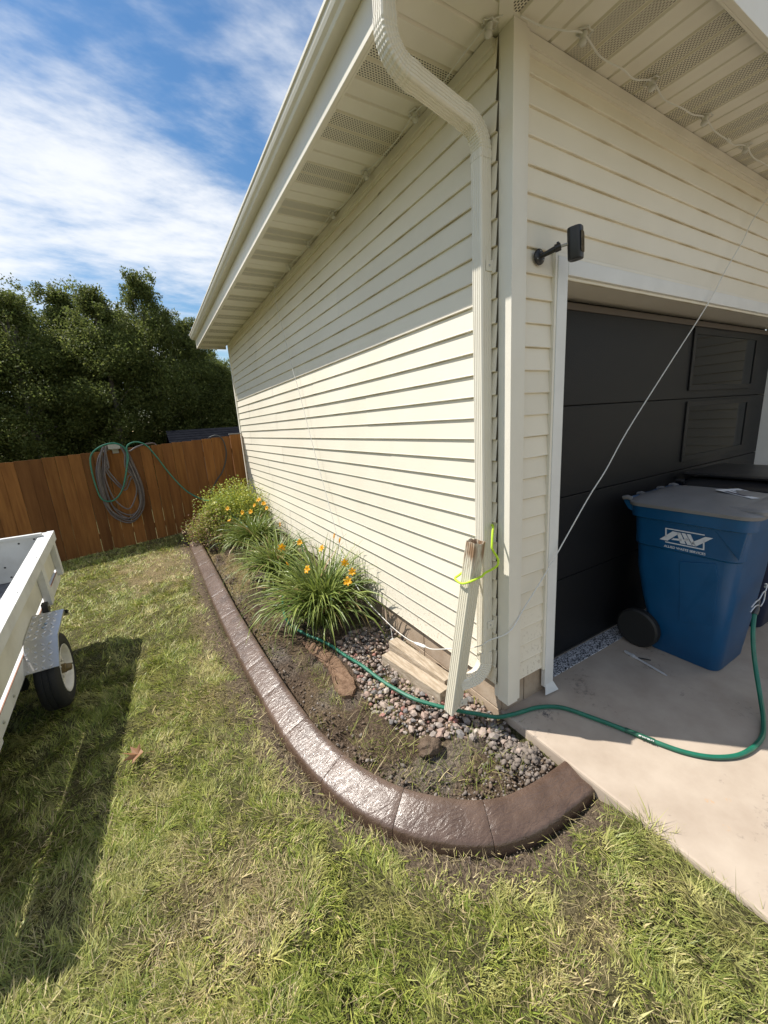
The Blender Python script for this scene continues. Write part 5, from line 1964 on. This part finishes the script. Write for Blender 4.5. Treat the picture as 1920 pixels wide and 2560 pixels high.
    def crumb(x, y, z, rad, col):
        nonlocal n0
        k = r.randrange(6)
        M = Matrix.Rotation(r.uniform(0, 6.28), 3, 'Z') @ Matrix.Rotation(r.uniform(-1, 1), 3, 'X')
        jit = np.array([1 + r.uniform(-.25, .25) for _ in range(len(shapes[k][0]))])[:, None]
        v = (shapes[k][0] * jit) @ np.array(M).T * rad + np.array([x, y, z])
        V.append(v)
        F.append(shapes[k][1] + n0)
        Cc.append(np.tile(np.array(col) * r.uniform(0.75, 1.25), (len(v), 1)))
        n0 += len(v)
    for i in range(3000):
        j = r.randrange(len(CF))
        s, p, t, nn = CF[j]
        if p.y > 4.0 and r.random() < 0.5:
            continue
        side = r.random()
        if side < 0.66:
            d = CW + abs(r.gauss(0.0, 0.09)) + 0.006
            q = p + nn * d + t * r.uniform(-.03, .03)
            if q.x > -0.02:
                continue
            z = bed_z(q.x, q.y)
            col = (0.13, 0.093, 0.066) if r.random() < 0.68 else (0.21, 0.18, 0.155)
        else:
            d = abs(r.gauss(0.0, 0.05)) + 0.004
            q = p - nn * d
            z = gz(q.x, q.y) - 0.02
            col = (0.16, 0.125, 0.095)
        rad = min(0.020, 0.003 + abs(r.gauss(0, 0.0050)))
        if side >= 0.66:
            rad = min(0.009, rad * 0.5)
        crumb(q.x, q.y, z + rad * 0.4, rad, col)
    for i in range(620):
        x = min(-0.01, r.gauss(-0.12, 0.08))
        y = r.gauss(-0.24, 0.085)
        if y < -0.40:
            continue
        rad = 0.003 + abs(r.gauss(0, 0.0075))
        rad = min(rad, 0.026)
        crumb(x, y, bed_z(x, y) + 0.008 + rad * 0.4, rad, (0.175, 0.145, 0.122))
    for i in range(1800):
        x, y = r.uniform(-1.08, -0.45), r.uniform(-0.2, 5.6)
        crumb(x, y, bed_z(x, y) + 0.002, 0.002 + abs(r.gauss(0, 0.0042)), (0.135, 0.097, 0.068))
    me = fast_mesh('soil_crumbs', np.concatenate(V), np.concatenate(F), np.concatenate(Cc), 3)
    o = obj('soil_crumbs', me, mat('crumb', (0.2, 0.16, 0.12), 0.95, attr='Col', bump=0.5, bscale=150, bdist=0.003), BED)
    tag(o, kind='stuff')
    # wooden stake stub at the far end of the curb
    o = MB().box(-1.36, -1.27, 6.12, 6.20, -0.1, 0.16).build('stump_post', mat('dark_stump', (0.10, 0.055, 0.03), 0.8), None, bevel=0.006)
    tag(o, 'short dark wooden stub at the far end of the curb by the fence', 'post')


build_bed_things()

# ================================================================== LAWN GRASS
def ribbon_blades(bx, by, bz, length, width, az, lean, curl, cols, segs=2, tipcol=None):
    """numpy blades: returns V, F, C ; quadratic bend, tapered"""
    n = len(bx)
    dx, dy = np.cos(az), np.sin(az)
    # blade plane side vector
    sa = az + np.pi / 2 + rng.normal(0, 0.5, n)
    sx, sy = np.cos(sa), np.sin(sa)
    rows = segs + 1
    V = np.zeros((n, 2 * segs + 1, 3), np.float32)
    C = np.zeros((n, 2 * segs + 1, 3), np.float32)
    for k in range(rows):
        t = k / segs
        out = length * (np.sin(lean) * t + curl * t * t * 0.5)
        up = length * (np.cos(lean) * t - np.abs(curl) * t * t * 0.38)
        cx = bx + dx * out
        cy = by + dy * out
        cz = bz + np.maximum(up, 0.002)
        w = width * (1 - t) ** 0.7 * 0.5 if k < segs else 0
        shade = (0.75 + 0.35 * t)
        if k < segs:
            V[:, 2 * k, 0] = cx - sx * w
            V[:, 2 * k, 1] = cy - sy * w
            V[:, 2 * k, 2] = cz
            V[:, 2 * k + 1, 0] = cx + sx * w
            V[:, 2 * k + 1, 1] = cy + sy * w
            V[:, 2 * k + 1, 2] = cz
            C[:, 2 * k] = C[:, 2 * k + 1] = cols
        else:
            V[:, 2 * k, 0] = cx
            V[:, 2 * k, 1] = cy
            V[:, 2 * k, 2] = cz
            C[:, 2 * k] = cols if tipcol is None else tipcol
    m = 2 * segs + 1
    base = (np.arange(n) * m)[:, None]
    tris = []
    for k in range(segs - 1):
        a = 2 * k
        tris += [(a, a + 1, a + 3), (a, a + 3, a + 2)]
    a = 2 * (segs - 1)
    tris.append((a, a + 1, a + 2))
    T = np.array(tris)
    F = (base[:, :, None] + T[None]).reshape(-1, 3)
    return V.reshape(-1, 3), F, C.reshape(-1, 3)


def grass_cols(n, dry):
    g1 = np.array([0.115, 0.165, 0.022])
    g2 = np.array([0.36, 0.37, 0.085])
    st = np.array([0.56, 0.46, 0.235])
    k = rng.random(n)[:, None]
    c = g1 * (1 - k) + g2 * k
    isdry = rng.random(n) < np.clip(0.06 + dry * 0.62, 0, 0.85)
    c = np.where(isdry[:, None], st * rng.uniform(0.6, 1.15, (n, 1)), c)
    c = c * rng.uniform(0.75, 1.25, (n, 1))
    return c.astype(np.float32)


def build_lawn():
    area = (-4.6, 0.10, -2.3, 6.62)
    def cand(n, box):
        return rng.uniform(box[0], box[1], n), rng.uniform(box[2], box[3], n)
    X, Y = [], []
    for box, dens in (((-2.9, 0.06, -1.5, 0.6), 36000), ((-2.9, -0.9, 0.6, 2.2), 24000), ((-4.2, -1.0, 2.2, 4.2), 10500), ((-4.6, -1.0, 4.2, 6.62), 7500), ((-4.6, -2.9, -2.3, 2.2), 2600), ((-2.9, 0.06, -2.3, -1.5), 4500)):
        n = int(dens * (box[1] - box[0]) * (box[3] - box[2]))
        x, y = cand(n, box)
        X.append(x)
        Y.append(y)
    x = np.concatenate(X)
    y = np.concatenate(Y)
    # clumping
    n1 = fbm2(x * 7, y * 7, 71, 3)
    n2 = fbm2(x * 2.2, y * 2.2, 81, 3)
    d = curb_dist(x, y)
    inside = in_poly(x, y, CURB_POLY_OUT)
    soil = np.clip(1.4 - d / (0.075 + 0.15 * fbm2(x * 4, y * 4, 21, 3)), 0, 1)
    dry = dryness(x, y)
    bare = np.clip((dry - 0.85) * 2.0, 0, 0.25)
    nt = fbm2(x * 26, y * 26, 171, 2)
    p = np.clip(0.92 + 0.6 * (n1 - 0.42), 0.8, 1) * np.clip(0.66 + 1.3 * (nt - 0.30), 0.6, 1) * (1 - soil * 0.97) * (1 - bare)
    keep = (rng.random(len(x)) < p) & ~inside
    edge = SLAB_X + 0.012 + 0.03 * (fbm2(y * 6, y * 0 + 3, 91, 2) - 0.5)
    keep &= (x < edge)
    x, y, dry, n1, n2, nt = x[keep], y[keep], dry[keep], n1[keep], n2[keep], nt[keep]
    n = len(x)
    z = ground_z(x, y) - 0.006
    dist = np.hypot(x - CAM.x, y - CAM.y)
    ln = rng.gamma(5, 0.0080, n) * (0.80 + 0.30 * n2) * (0.85 + 0.35 * np.clip((n1 - 0.3) * 2, 0, 1)) * np.clip(1 - 0.35 * dry, 0.5, 1)
    ln = ln * (0.80 + 0.45 * np.clip((nt - 0.3) * 2, 0, 1))
    ln = np.clip(ln, 0.015, 0.12)
    # longer, uncut rim along the slab edge
    rim = np.clip(1 - (SLAB_X - x) / 0.14, 0, 1) * (y < -0.55)
    ln *= 1 + 0.5 * rim
    wd = rng.uniform(0.0022, 0.0052, n) * np.clip(dist / 3.0, 1, 2.2)
    broad = rng.random(n) < 0.10
    wd = np.where(broad, wd * 2.1, wd)
    # matted flow direction
    fl = fbm2(x * 1.9 + 40, y * 1.9, 101, 2) * 12 + fbm2(x * 13, y * 13 + 9, 103, 2) * 7
    az = fl + rng.normal(0, 0.7, n)
    lean = np.clip(rng.normal(0.72, 0.32, n), 0.05, 1.35)
    curl = rng.uniform(0.0, 0.8, n)
    cols = grass_cols(n, dry)
    pale = np.clip((fbm2(x * 0.9 + 3, y * 0.9, 111, 2) - 0.45) * 3, 0, 1)[:, None] * 0.35
    cols = cols * (1 - pale) + np.array([0.30, 0.30, 0.13]) * pale
    tone = 0.80 + 0.75 * fbm2(x * 19 + 5, y * 19, 181, 2)[:, None]
    warm = np.clip((fbm2(x * 11 + 25, y * 11, 191, 2) - 0.5) * 4, 0, 1)[:, None] * 0.5
    cols = (cols * (1 - warm) + np.array([0.46, 0.40, 0.17]) * warm) * tone
    V, F, C = ribbon_blades(x, y, z, ln, wd, az, lean, curl, cols.astype(np.float32), 2)
    me = fast_mesh('lawn_grass', V, F, C, 3)
    gm = mat('grass_blade', (0.1, 0.15, 0.03), 0.5, attr='Col', spec=0.4, trans=0.22)
    o = obj('lawn_grass', me, gm)
    tag(o, kind='stuff')
    # dead thatch lying flat
    m = 26000
    x = rng.uniform(-2.9, 0.0, m)
    y = np.where(rng.random(m) < 0.6, rng.uniform(-1.5, 0.8, m), rng.uniform(0.8, 6.4, m))
    dr = dryness(x, y)
    kp = ~in_poly(x, y, CURB_POLY_OUT) & (x < SLAB_X) & (rng.random(m) < 0.25 + dr)
    x, y = x[kp], y[kp]
    k = len(x)
    cols = np.array([0.44, 0.36, 0.19]) * rng.uniform(0.55, 1.1, (k, 1))
    V, F, C = ribbon_blades(x, y, ground_z(x, y) + rng.uniform(0.0, 0.02, k), rng.uniform(0.03, 0.09, k), rng.uniform(0.0015, 0.003, k), rng.uniform(0, 6.28, k),
                            np.full(k, 1.45), rng.uniform(-0.1, 0.1, k), cols.astype(np.float32), 2)
    o = obj('thatch', fast_mesh('thatch', V, F, C, 3), gm)
    tag(o, kind='stuff')
    # sparse grass and straw in the bed
    m = 34000
    x = rng.uniform(-1.12, -0.02, m)
    y = rng.uniform(-0.45, 6.3, m)
    inb = in_poly(x, y, BED_POLY)
    nn = fbm2(x * 5, y * 3, 121, 3)
    pr = np.clip((nn - 0.47) * 4, 0, 1) * 0.75
    for (cx, cy, rx, ry, w) in [(-0.80, 0.95, 0.07, 0.38, 0.9), (-0.52, 0.32, 0.10, 0.25, 0.0), (-0.70, 0.22, 0.12, 0.20, 0.75), (-0.48, -0.12, 0.22, 0.10, 0.9), (-0.30, -0.20, 0.18, 0.10, 0.85), (-0.33, 0.66, 0.10, 0.12, 0.6), (-0.9, 3.6, 0.2, 0.9, 0.8), (-0.95, 2.4, 0.12, 0.7, 0.4), (-0.52, 0.62, 0.05, 0.12, 0.8), (-0.80, 0.30, 0.07, 0.25, 0.8), (-0.64, -0.02, 0.12, 0.10, 0.9), (-0.15, -0.30, 0.10, 0.06, 0.5), (-0.62, 0.55, 0.06, 0.14, 0.8)]:
        q = ((x - cx) / rx) ** 2 + ((y - cy) / ry) ** 2
        pr = np.maximum(pr, w * np.clip(1.3 - q, 0, 1))
    kp = inb & (rng.random(m) < pr * 0.8)
    x, y = x[kp], y[kp]
    k = len(x)
    z = np.array([bed_z(a, b) for a, b in zip(x, y)]) - 0.003
    dry = np.clip(0.25 + 0.6 * np.clip((y - 1.5) / 2, 0, 1) + rng.normal(0, .15, k), 0, 1)
    cols = grass_cols(k, dry)
    V, F, C = ribbon_blades(x, y, z, rng.gamma(5, 0.012, k), rng.uniform(0.002, 0.004, k), rng.uniform(0, 6.28, k), np.clip(rng.normal(0.6, 0.3, k), 0, 1.3), rng.uniform(0, 0.8, k), cols, 2)
    o = obj('bed_grass', fast_mesh('bed_grass', V, F, C, 3), gm)
    tag(o, kind='stuff')
    return gm


GRASS_M = build_lawn()


def build_weeds():
    """fallen leaf"""
    # dry maple leaf on the grass
    mb = MB()
    lobes = []
    for k in range(11):
        a = R(-100 + 20 * k) + R(90)
        rad = [0.030, 0.060, 0.034, 0.078, 0.038, 0.088, 0.038, 0.078, 0.034, 0.060, 0.030][k]
        lobes.append((rad * math.cos(a), rad * math.sin(a)))
    lobes.append((0.004, -0.028))
    v = [(p[0], p[1], 0.010 * math.sin(k * 1.3) + 0.012 * (p[0] ** 2 + p[1] ** 2) ** 0.5 / 0.08) for k, p in enumerate(lobes)]
    v.append((0, 0, 0.0))
    n = len(lobes)
    f = [(i, (i + 1) % n, n) for i in range(n)]
    root = empty('fallen_leaf', (-1.965, 0.98, gz(-1.965, 0.98) + 0.05), 'brown curled maple leaf lying on the grass at the edge of the trailer shadow', 'leaf')
    root.rotation_euler = (R(12), R(-10), R(70))
    mb.add(v, f).build('blade', mat('dead_leaf', (0.30, 0.15, 0.07), 0.6, trans=0.25), root)
    MB().tube([(0, -0.02, 0.0), (0.004, -0.055, 0.006), (0.012, -0.085, 0.004)], 0.0014, 5).build('stem', mat('dead_stem', (0.22, 0.11, 0.05), 0.6), root)


build_weeds()

# ================================================================== DAYLILIES AND SHRUBS
def build_lily(x, y, rad, height, nleaf, label, flowers, seed, wind=(0, 0)):
    r = np.random.default_rng(seed)
    z0 = bed_z(min(x, -0.03), y) - 0.01
    root = empty('daylily', (x, y, z0), label, 'flower')
    segs = 7
    n = nleaf
    az = r.uniform(0, 2 * np.pi, n)
    bx = r.normal(0, rad * 0.13, n)
    by = r.normal(0, rad * 0.16, n)
    L = r.uniform(0.75, 1.2, n) * (height * 1.5)
    spread = np.clip(r.normal(0.66, 0.28, n), 0.05, 1.2)
    w = r.uniform(0.012, 0.021, n)
    base = np.array([0.085, 0.140, 0.026])
    tip = np.array([0.27, 0.32, 0.075])
    kk = r.random(n)[:, None]
    cols = base * (1 - kk) + tip * kk
    V = np.zeros((n, segs + 1, 3, 3))
    C = np.zeros((n, segs + 1, 3, 3))
    px, py, pz = bx.copy(), by.copy(), np.zeros(n)
    ang = spread * 0.55
    dxx, dyy = np.cos(az), np.sin(az)
    tw = r.normal(0, 0.35, n)
    for k in range(segs + 1):
        t = k / segs
        if k:
            st = L / segs
            px = px + dxx * np.sin(ang) * st
            py = py + dyy * np.sin(ang) * st
            pz = pz + np.cos(ang) * st
            ang = ang + (0.10 + 0.42 * spread * t * 1.35) * 0.9
        pz = np.maximum(pz, 0.004 + 0.0 * pz)
        # keep leaves out of the siding
        wx = x + px
        px = np.where(wx > -0.03, -0.03 - x - 0.0, px)
        ww = w * (0.55 + 1.2 * t * (1 - t) * 1.6) * (1 - t ** 4) * 0.5 + 0.0004
        sx = -dyy * np.cos(tw)
        sy = dxx * np.cos(tw)
        sz = np.sin(tw)
        for q, s in enumerate((-1, 0, 1)):
            V[:, k, q, 0] = px + sx * ww * s
            V[:, k, q, 1] = py + sy * ww * s
            V[:, k, q, 2] = pz + sz * ww * s - (0.0022 if s == 0 else 0)
        C[:, k] = (cols * (0.8 + 0.3 * t))[:, None, :]
    m = (segs + 1) * 3
    T = []
    for k in range(segs):
        b = k * 3
        T += [(b, b + 1, b + 4, b + 3), (b + 1, b + 2, b + 5, b + 4)]
    F = ((np.arange(n) * m)[:, None, None] + np.array(T)[None]).reshape(-1, 4)
    # a few straw coloured dead leaves
    dead = r.random(n) < 0.06
    C[dead] = np.array([0.36, 0.27, 0.12])
    me = fast_mesh('foliage', V.reshape(-1, 3), F, C.reshape(-1, 3), 4)
    me.shade_smooth()
    obj('foliage', me, mat('lily_leaf', (0.1, 0.15, 0.04), 0.42, attr='Col', spec=0.45, trans=0.22), root)
    # scapes and flowers
    pm = mat('lily_petal', (0.85, 0.36, 0.010), 0.5, col2=(0.90, 0.52, 0.02), nscale=60, trans=0.3)
    ym = mat('lily_throat', (0.80, 0.52, 0.03), 0.5, trans=0.2)
    sm = mat('lily_scape', (0.10, 0.16, 0.04), 0.5)
    rr = random.Random(seed)
    for (fx, fy, fz, kind) in flowers:
        b = Vector((fx * 0.25, fy * 0.25, 0.03))
        tp = Vector((fx * 1.05, fy * 1.05, fz + 0.15))
        mid = b.lerp(tp, 0.6) + Vector((0, 0, 0.05))
        MB().tube(catmull([b, mid, tp], 5), 0.0032, 5).build('flower_stalk', sm, root, smooth=True)
        if kind == 'bud':
            d = (tp - mid).normalized()
            MB().tube([tp, tp + d * 0.02, tp + d * 0.045, tp + d * 0.06], [0.003, 0.008, 0.007, 0.002], 7).build('bud', pm, root, smooth=True)
            continue
        face = Vector((rr.uniform(-1, -0.2), rr.uniform(-1, 0.1), rr.uniform(0.1, 0.8))).normalized()
        q = Vector((0, 0, 1)).rotation_difference(face)
        s = rr.uniform(0.66, 0.88)
        fl = MB()
        for k in range(6):
            a = k * math.pi / 3
            wide = 0.017 if k % 2 else 0.012
            d = Vector((math.cos(a), math.sin(a), 0))
            sd_ = Vector((-d.y, d.x, 0))
            v = []
            for t, rad_, hh, ww in ((0, 0.003, 0.0, 0.25), (0.35, 0.012, 0.022, 0.65), (0.65, 0.030, 0.036, 1.0), (0.88, 0.046, 0.036, 0.75), (1.0, 0.054, 0.028, 0.08)):
                c = d * rad_ + Vector((0, 0, hh))
                v += [c - sd_ * wide * ww + Vector((0, 0, 0.003)), c, c + sd_ * wide * ww + Vector((0, 0, 0.003))]
            v = [tp + q @ (Vector(p) * s) for p in v]
            f = []
            for j in range(4):
                e = j * 3
                f += [(e, e + 1, e + 4, e + 3), (e + 1, e + 2, e + 5, e + 4)]
            fl.add(v, f)
        fo = fl.build('flower', pm, root, smooth=True)
        MB().tube([tp + q @ Vector((0, 0, 0.0)), tp + q @ Vector((0, 0, 0.018 * s)), tp + q @ Vector((0, 0, 0.030 * s))], [0.004, 0.010, 0.003], 7).build('throat', ym, fo, smooth=True)
    return root


build_lily(-0.43, 1.86, 0.50, 0.56, 560, 'large daylily clump nearest the pebbles with drooping orange flowers', [
    (-0.12, -0.10, 0.47, 'f'), (0.10, 0.10, 0.56, 'f'), (0.18, -0.20, 0.50, 'f'), (0.20, -0.28, 0.42, 'f'), (0.12, -0.36, 0.38, 'f'), (-0.20, 0.22, 0.42, 'bud'), (0.22, 0.0, 0.62, 'bud'), (0.26, 0.22, 0.60, 'bud')], 21)
build_lily(-0.50, 3.10, 0.42, 0.45, 460, 'middle daylily clump with two orange flowers on its near side', [
    (-0.05, -0.45, 0.42, 'f'), (0.14, -0.50, 0.44, 'f'), (0.10, 0.10, 0.50, 'bud')], 22)
build_lily(-0.46, 4.42, 0.42, 0.46, 460, 'farthest daylily clump topped with a row of yellow-orange flowers', [
    (-0.30, 0.10, 0.36, 'f'), (-0.26, 0.35, 0.50, 'f'), (-0.10, 0.10, 0.46, 'f'), (0.0, 0.05, 0.46, 'f'), (0.08, 0.12, 0.53, 'f'), (0.14, 0.10, 0.60, 'f'), (0.18, 0.02, 0.55, 'f'), (0.20, -0.08, 0.50, 'f')], 23)


def leaf_cloud(centers, radii, counts, size, palette, seed, flat=0.35, upbias=0.4):
    r = np.random.default_rng(seed)
    P, Cc, S = [], [], []
    for (c, rad, k) in zip(centers, radii, counts):
        u = r.normal(0, 1, (k, 3))
        u /= np.linalg.norm(u, axis=1)[:, None]
        rr = rad * (1.28 * r.random(k) ** 0.55)
        p = np.array(c) + u * rr[:, None] * np.array([1, 1, 0.85])
        P.append(p)
        col = palette[r.integers(0, len(palette), k)] * r.uniform(0.75, 1.3, (k, 1)) * r.uniform(0.85, 1.15)
        Cc.append(col)
        S.append(size * r.uniform(0.6, 1.25, k))
    P = np.concatenate(P)
    Cc = np.concatenate(Cc)
    S = np.concatenate(S)
    n = len(P)
    nrm = r.normal(0, 1, (n, 3))
    nrm[:, 2] = np.abs(nrm[:, 2]) + upbias
    nrm /= np.linalg.norm(nrm, axis=1)[:, None]
    a = np.cross(nrm, r.normal(0, 1, (n, 3)))
    a /= np.linalg.norm(a, axis=1)[:, None] + 1e-9
    b = np.cross(nrm, a)
    V = np.stack([P - a * S[:, None] * 0.5, P + b * S[:, None] * 0.30 + nrm * S[:, None] * 0.08, P + a * S[:, None] * 0.5, P - b * S[:, None] * 0.30 + nrm * S[:, None] * 0.08], 1)
    F = np.arange(n * 4).reshape(n, 4)
    C4 = np.repeat(Cc[:, None, :], 4, 1)
    return V.reshape(-1, 3), F, C4.reshape(-1, 3)


def build_shrub(x, y, rx, ry, h, label, pal, seed, nclump=26, per=230, size=0.032):
    r = random.Random(seed)
    z0 = bed_z(min(x, -0.05), y)
    root = empty('shrub', (x, y, z0), label, 'shrub')
    cs, rs, ks = [], [], []
    for k in range(nclump):
        a = r.uniform(0, 6.28)
        q = math.sqrt(r.random())
        zz = h * (0.25 + 0.62 * r.random()) * (1 - 0.35 * q * q)
        cx = min(rx * q * math.cos(a) * 0.85, -x - 0.08)
        cs.append((cx, ry * q * math.sin(a) * 0.85, zz))
        rs.append(r.uniform(0.09, 0.17) * (h / 0.6))
        ks.append(per)
    V, F, C = leaf_cloud(cs, rs, ks, size, np.array(pal), seed)
    me = fast_mesh('foliage', V, F, C, 4)
    obj('foliage', me, mat('shrub_leaf', (0.15, 0.2, 0.04), 0.5, attr='Col', spec=0.35, trans=0.3), root)
    st = MB()
    for k in range(14):
        c = cs[k]
        st.tube(catmull([(r.uniform(-.05, .05), r.uniform(-.05, .05), -0.01), (c[0] * 0.5, c[1] * 0.5, c[2] * 0.6), c], 3), [0.006] * 3 + [0.005] * 3 + [0.003], 5)
    st.build('stems', mat('shrub_stem', (0.12, 0.07, 0.045), 0.8), root)
    return root


gold = [(0.36, 0.40, 0.06), (0.28, 0.34, 0.055), (0.46, 0.45, 0.08), (0.19, 0.25, 0.045)]
dusk = [(0.30, 0.34, 0.07), (0.40, 0.39, 0.08), (0.30, 0.17, 0.11), (0.22, 0.27, 0.06), (0.38, 0.27, 0.15)]
build_shrub(-0.50, 5.55, 0.52, 0.70, 1.0, 'yellow-green spirea shrub against the siding near the fence', gold, 31, 70, 300, 0.036)
build_shrub(-0.90, 5.38, 0.38, 0.55, 0.70, 'lower spirea shrub with reddish tips at the end of the curb', dusk, 32, 32, 240)


# ================================================================== TREES AND SHED BEYOND THE FENCE
def tree_mesh(seed, h, rad, nclump, per, size):
    r = random.Random(seed)
    cs, rs, ks = [], [], []
    for k in range(nclump):
        t = r.random() ** 0.85
        z = 0.45 + (h - 0.65) * t
        env = rad * (0.75 + 0.35 * math.sin(math.pi * min(1, t * 1.15))) * (1.0 if t < 0.55 else max(0.16, 1.0 - ((t - 0.55) / 0.45) ** 1.5 * 0.86))
        a = r.uniform(0, 6.28)
        q = math.sqrt(r.uniform(0.1, 1))
        cs.append((env * q * math.cos(a), env * q * math.sin(a), z))
        rs.append(r.uniform(0.28, 0.56) * (1.0 if t < 0.8 else 0.6))
        ks.append(int(per * (0.7 + 0.6 * r.random()) * (1.0 if t < 0.8 else 0.55)))
    # leader twigs poking out of the top
    for k in range(34):
        a = r.uniform(0, 6.28)
        zz = h * r.uniform(0.70, 1.04)
        er = rad * (0.25 + 1.9 * max(0.0, 1.0 - zz / h))
        cs.append((er * math.cos(a), er * math.sin(a), zz))
        rs.append(r.uniform(0.10, 0.22))
        ks.append(int(per * 0.16))
    pal = np.array([(0.110, 0.140, 0.036), (0.140, 0.168, 0.044), (0.185, 0.205, 0.060), (0.085, 0.112, 0.028)])
    V, F, C = leaf_cloud(cs, rs, ks, size, pal, seed, upbias=0.1)
    crown = fast_mesh('crown', V, F, C, 4)
    tk = MB()
    tk.tube(catmull([(0, 0, -0.3), (0.05, 0.02, h * 0.3), (-0.04, 0.05, h * 0.6), (0.02, 0, h * 0.93)], 4), [0.13 - 0.0085 * i for i in range(13)], 8)
    for k in range(16):
        c = cs[r.randrange(nclump)]
        z1 = max(0.8, c[2] - r.uniform(0.5, 1.1))
        tk.tube(catmull([(0, 0, z1), (c[0] * 0.5, c[1] * 0.5, (z1 + c[2]) / 2 + 0.05), c], 3), [0.035, 0.032, 0.028, 0.024, 0.018, 0.012, 0.008], 5)
    trunk = tk.mesh('trunk', True)
    return crown, trunk


def build_trees():
    lm = mat('tree_leaf', (0.08, 0.1, 0.03), 0.6, attr='Col', spec=0.25, trans=0.5)
    bk = mat('pale_bark', (0.22, 0.20, 0.165), 0.9, col2=(0.12, 0.10, 0.085), nscale=6, bump=0.4, bscale=20, bdist=0.02, local=True)
    V = []
    for s in range(3):
        c, t = tree_mesh(40 + s, 6.5, 1.6, 190, 430, 0.072)
        c.materials.append(lm)
        t.materials.append(bk)
        V.append((c, t))
    # (x, y, height scale, width scale, variant, rotation, label)
    spots = [
        (-5.9, 13.9, 0.98, 1.1, 0, 0.3, 'leafy green tree at the left edge beyond the fence'),
        (-4.35, 13.6, 0.93, 1.0, 1, 1.7, 'leafy tree beyond the fence, second crown from the left'),
        (-3.35, 15.0, 1.03, 0.95, 2, 2.9, 'tall leafy tree standing a little back, above the left fence boards'),
        (-2.35, 13.7, 0.985, 0.95, 0, 4.4, 'broad leafy tree rising behind the coiled hose'),
        (-1.05, 14.2, 1.09, 0.85, 1, 0.8, 'tallest pointed tree, its tip right of the coiled hose'),
        (0.10, 14.4, 0.90, 0.80, 2, 5.2, 'leafy tree stepping down in height towards the roof edge'),
        (1.05, 14.6, 0.70, 0.9, 0, 2.2, 'low leafy tree seen just under the eave end'),
        (2.3, 15.2, 0.70, 1.1, 1, 3.3, 'low leafy tree mostly hidden behind the far house corner'),
        (-5.0, 17.5, 1.10, 1.2, 2, 0.9, 'dark tree in the back row at the left'),
        (-1.9, 17.6, 1.05, 1.2, 0, 2.0, 'dark tree in the back row behind the tallest one'),
        (1.0, 18.0, 0.85, 1.2, 1, 4.0, 'dark tree in the back row near the roof edge'),
        (-7.8, 14.6, 0.95, 1.2, 1, 2.6, 'leafy tree beyond the fence, out to the left of the others'),
    ]
    for (x, y, hs, ws, k, rot, lab) in spots:
        root = empty('tree', (x, y, -0.25), lab, 'tree', 'trees beyond the fence')
        root.rotation_euler = (0, 0, rot)
        root.scale = (ws, ws, hs)
        obj('crown', V[k][0], None, root)
        obj('trunk', V[k][1], None, root)


build_trees()


def build_shed():
    root = empty('garden_shed', (1.4, 11.0, -0.2), 'low dark shed roof just showing above the fence near the house', 'shed')
    sh = mat('dark_shingle', (0.007, 0.008, 0.011), 1.0, spec=0.0, col2=(0.014, 0.015, 0.019), nscale=12, bump=0.3, bscale=40)
    x0, x1 = -1.15, 3.4
    mb = MB().prism([(10.0, 1.62), (11.0, 1.93), (12.0, 1.62), (12.0, 1.58), (11.0, 1.89), (10.0, 1.58)], x0, x1, 'x')
    part('roof', mb, sh, root)
    # shingle courses
    for k in range(5):
        a = k / 5
        y0, z0 = 10.0 + a, 1.62 + 0.31 * a
        part('shingle_course', MB().prism([(y0 - 0.01, z0 + 0.002), (y0 + 0.21, z0 + 0.066), (y0 + 0.21, z0 + 0.074), (y0 - 0.01, z0 + 0.014)], x0 - 0.01, x1, 'x'), sh, root)
    part('wall', MB().box(x0 + 0.15, x1 - 0.15, 10.15, 11.85, -0.25, 1.62), mat('shed_wall', (0.16, 0.13, 0.11), 0.8), root)


build_shed()
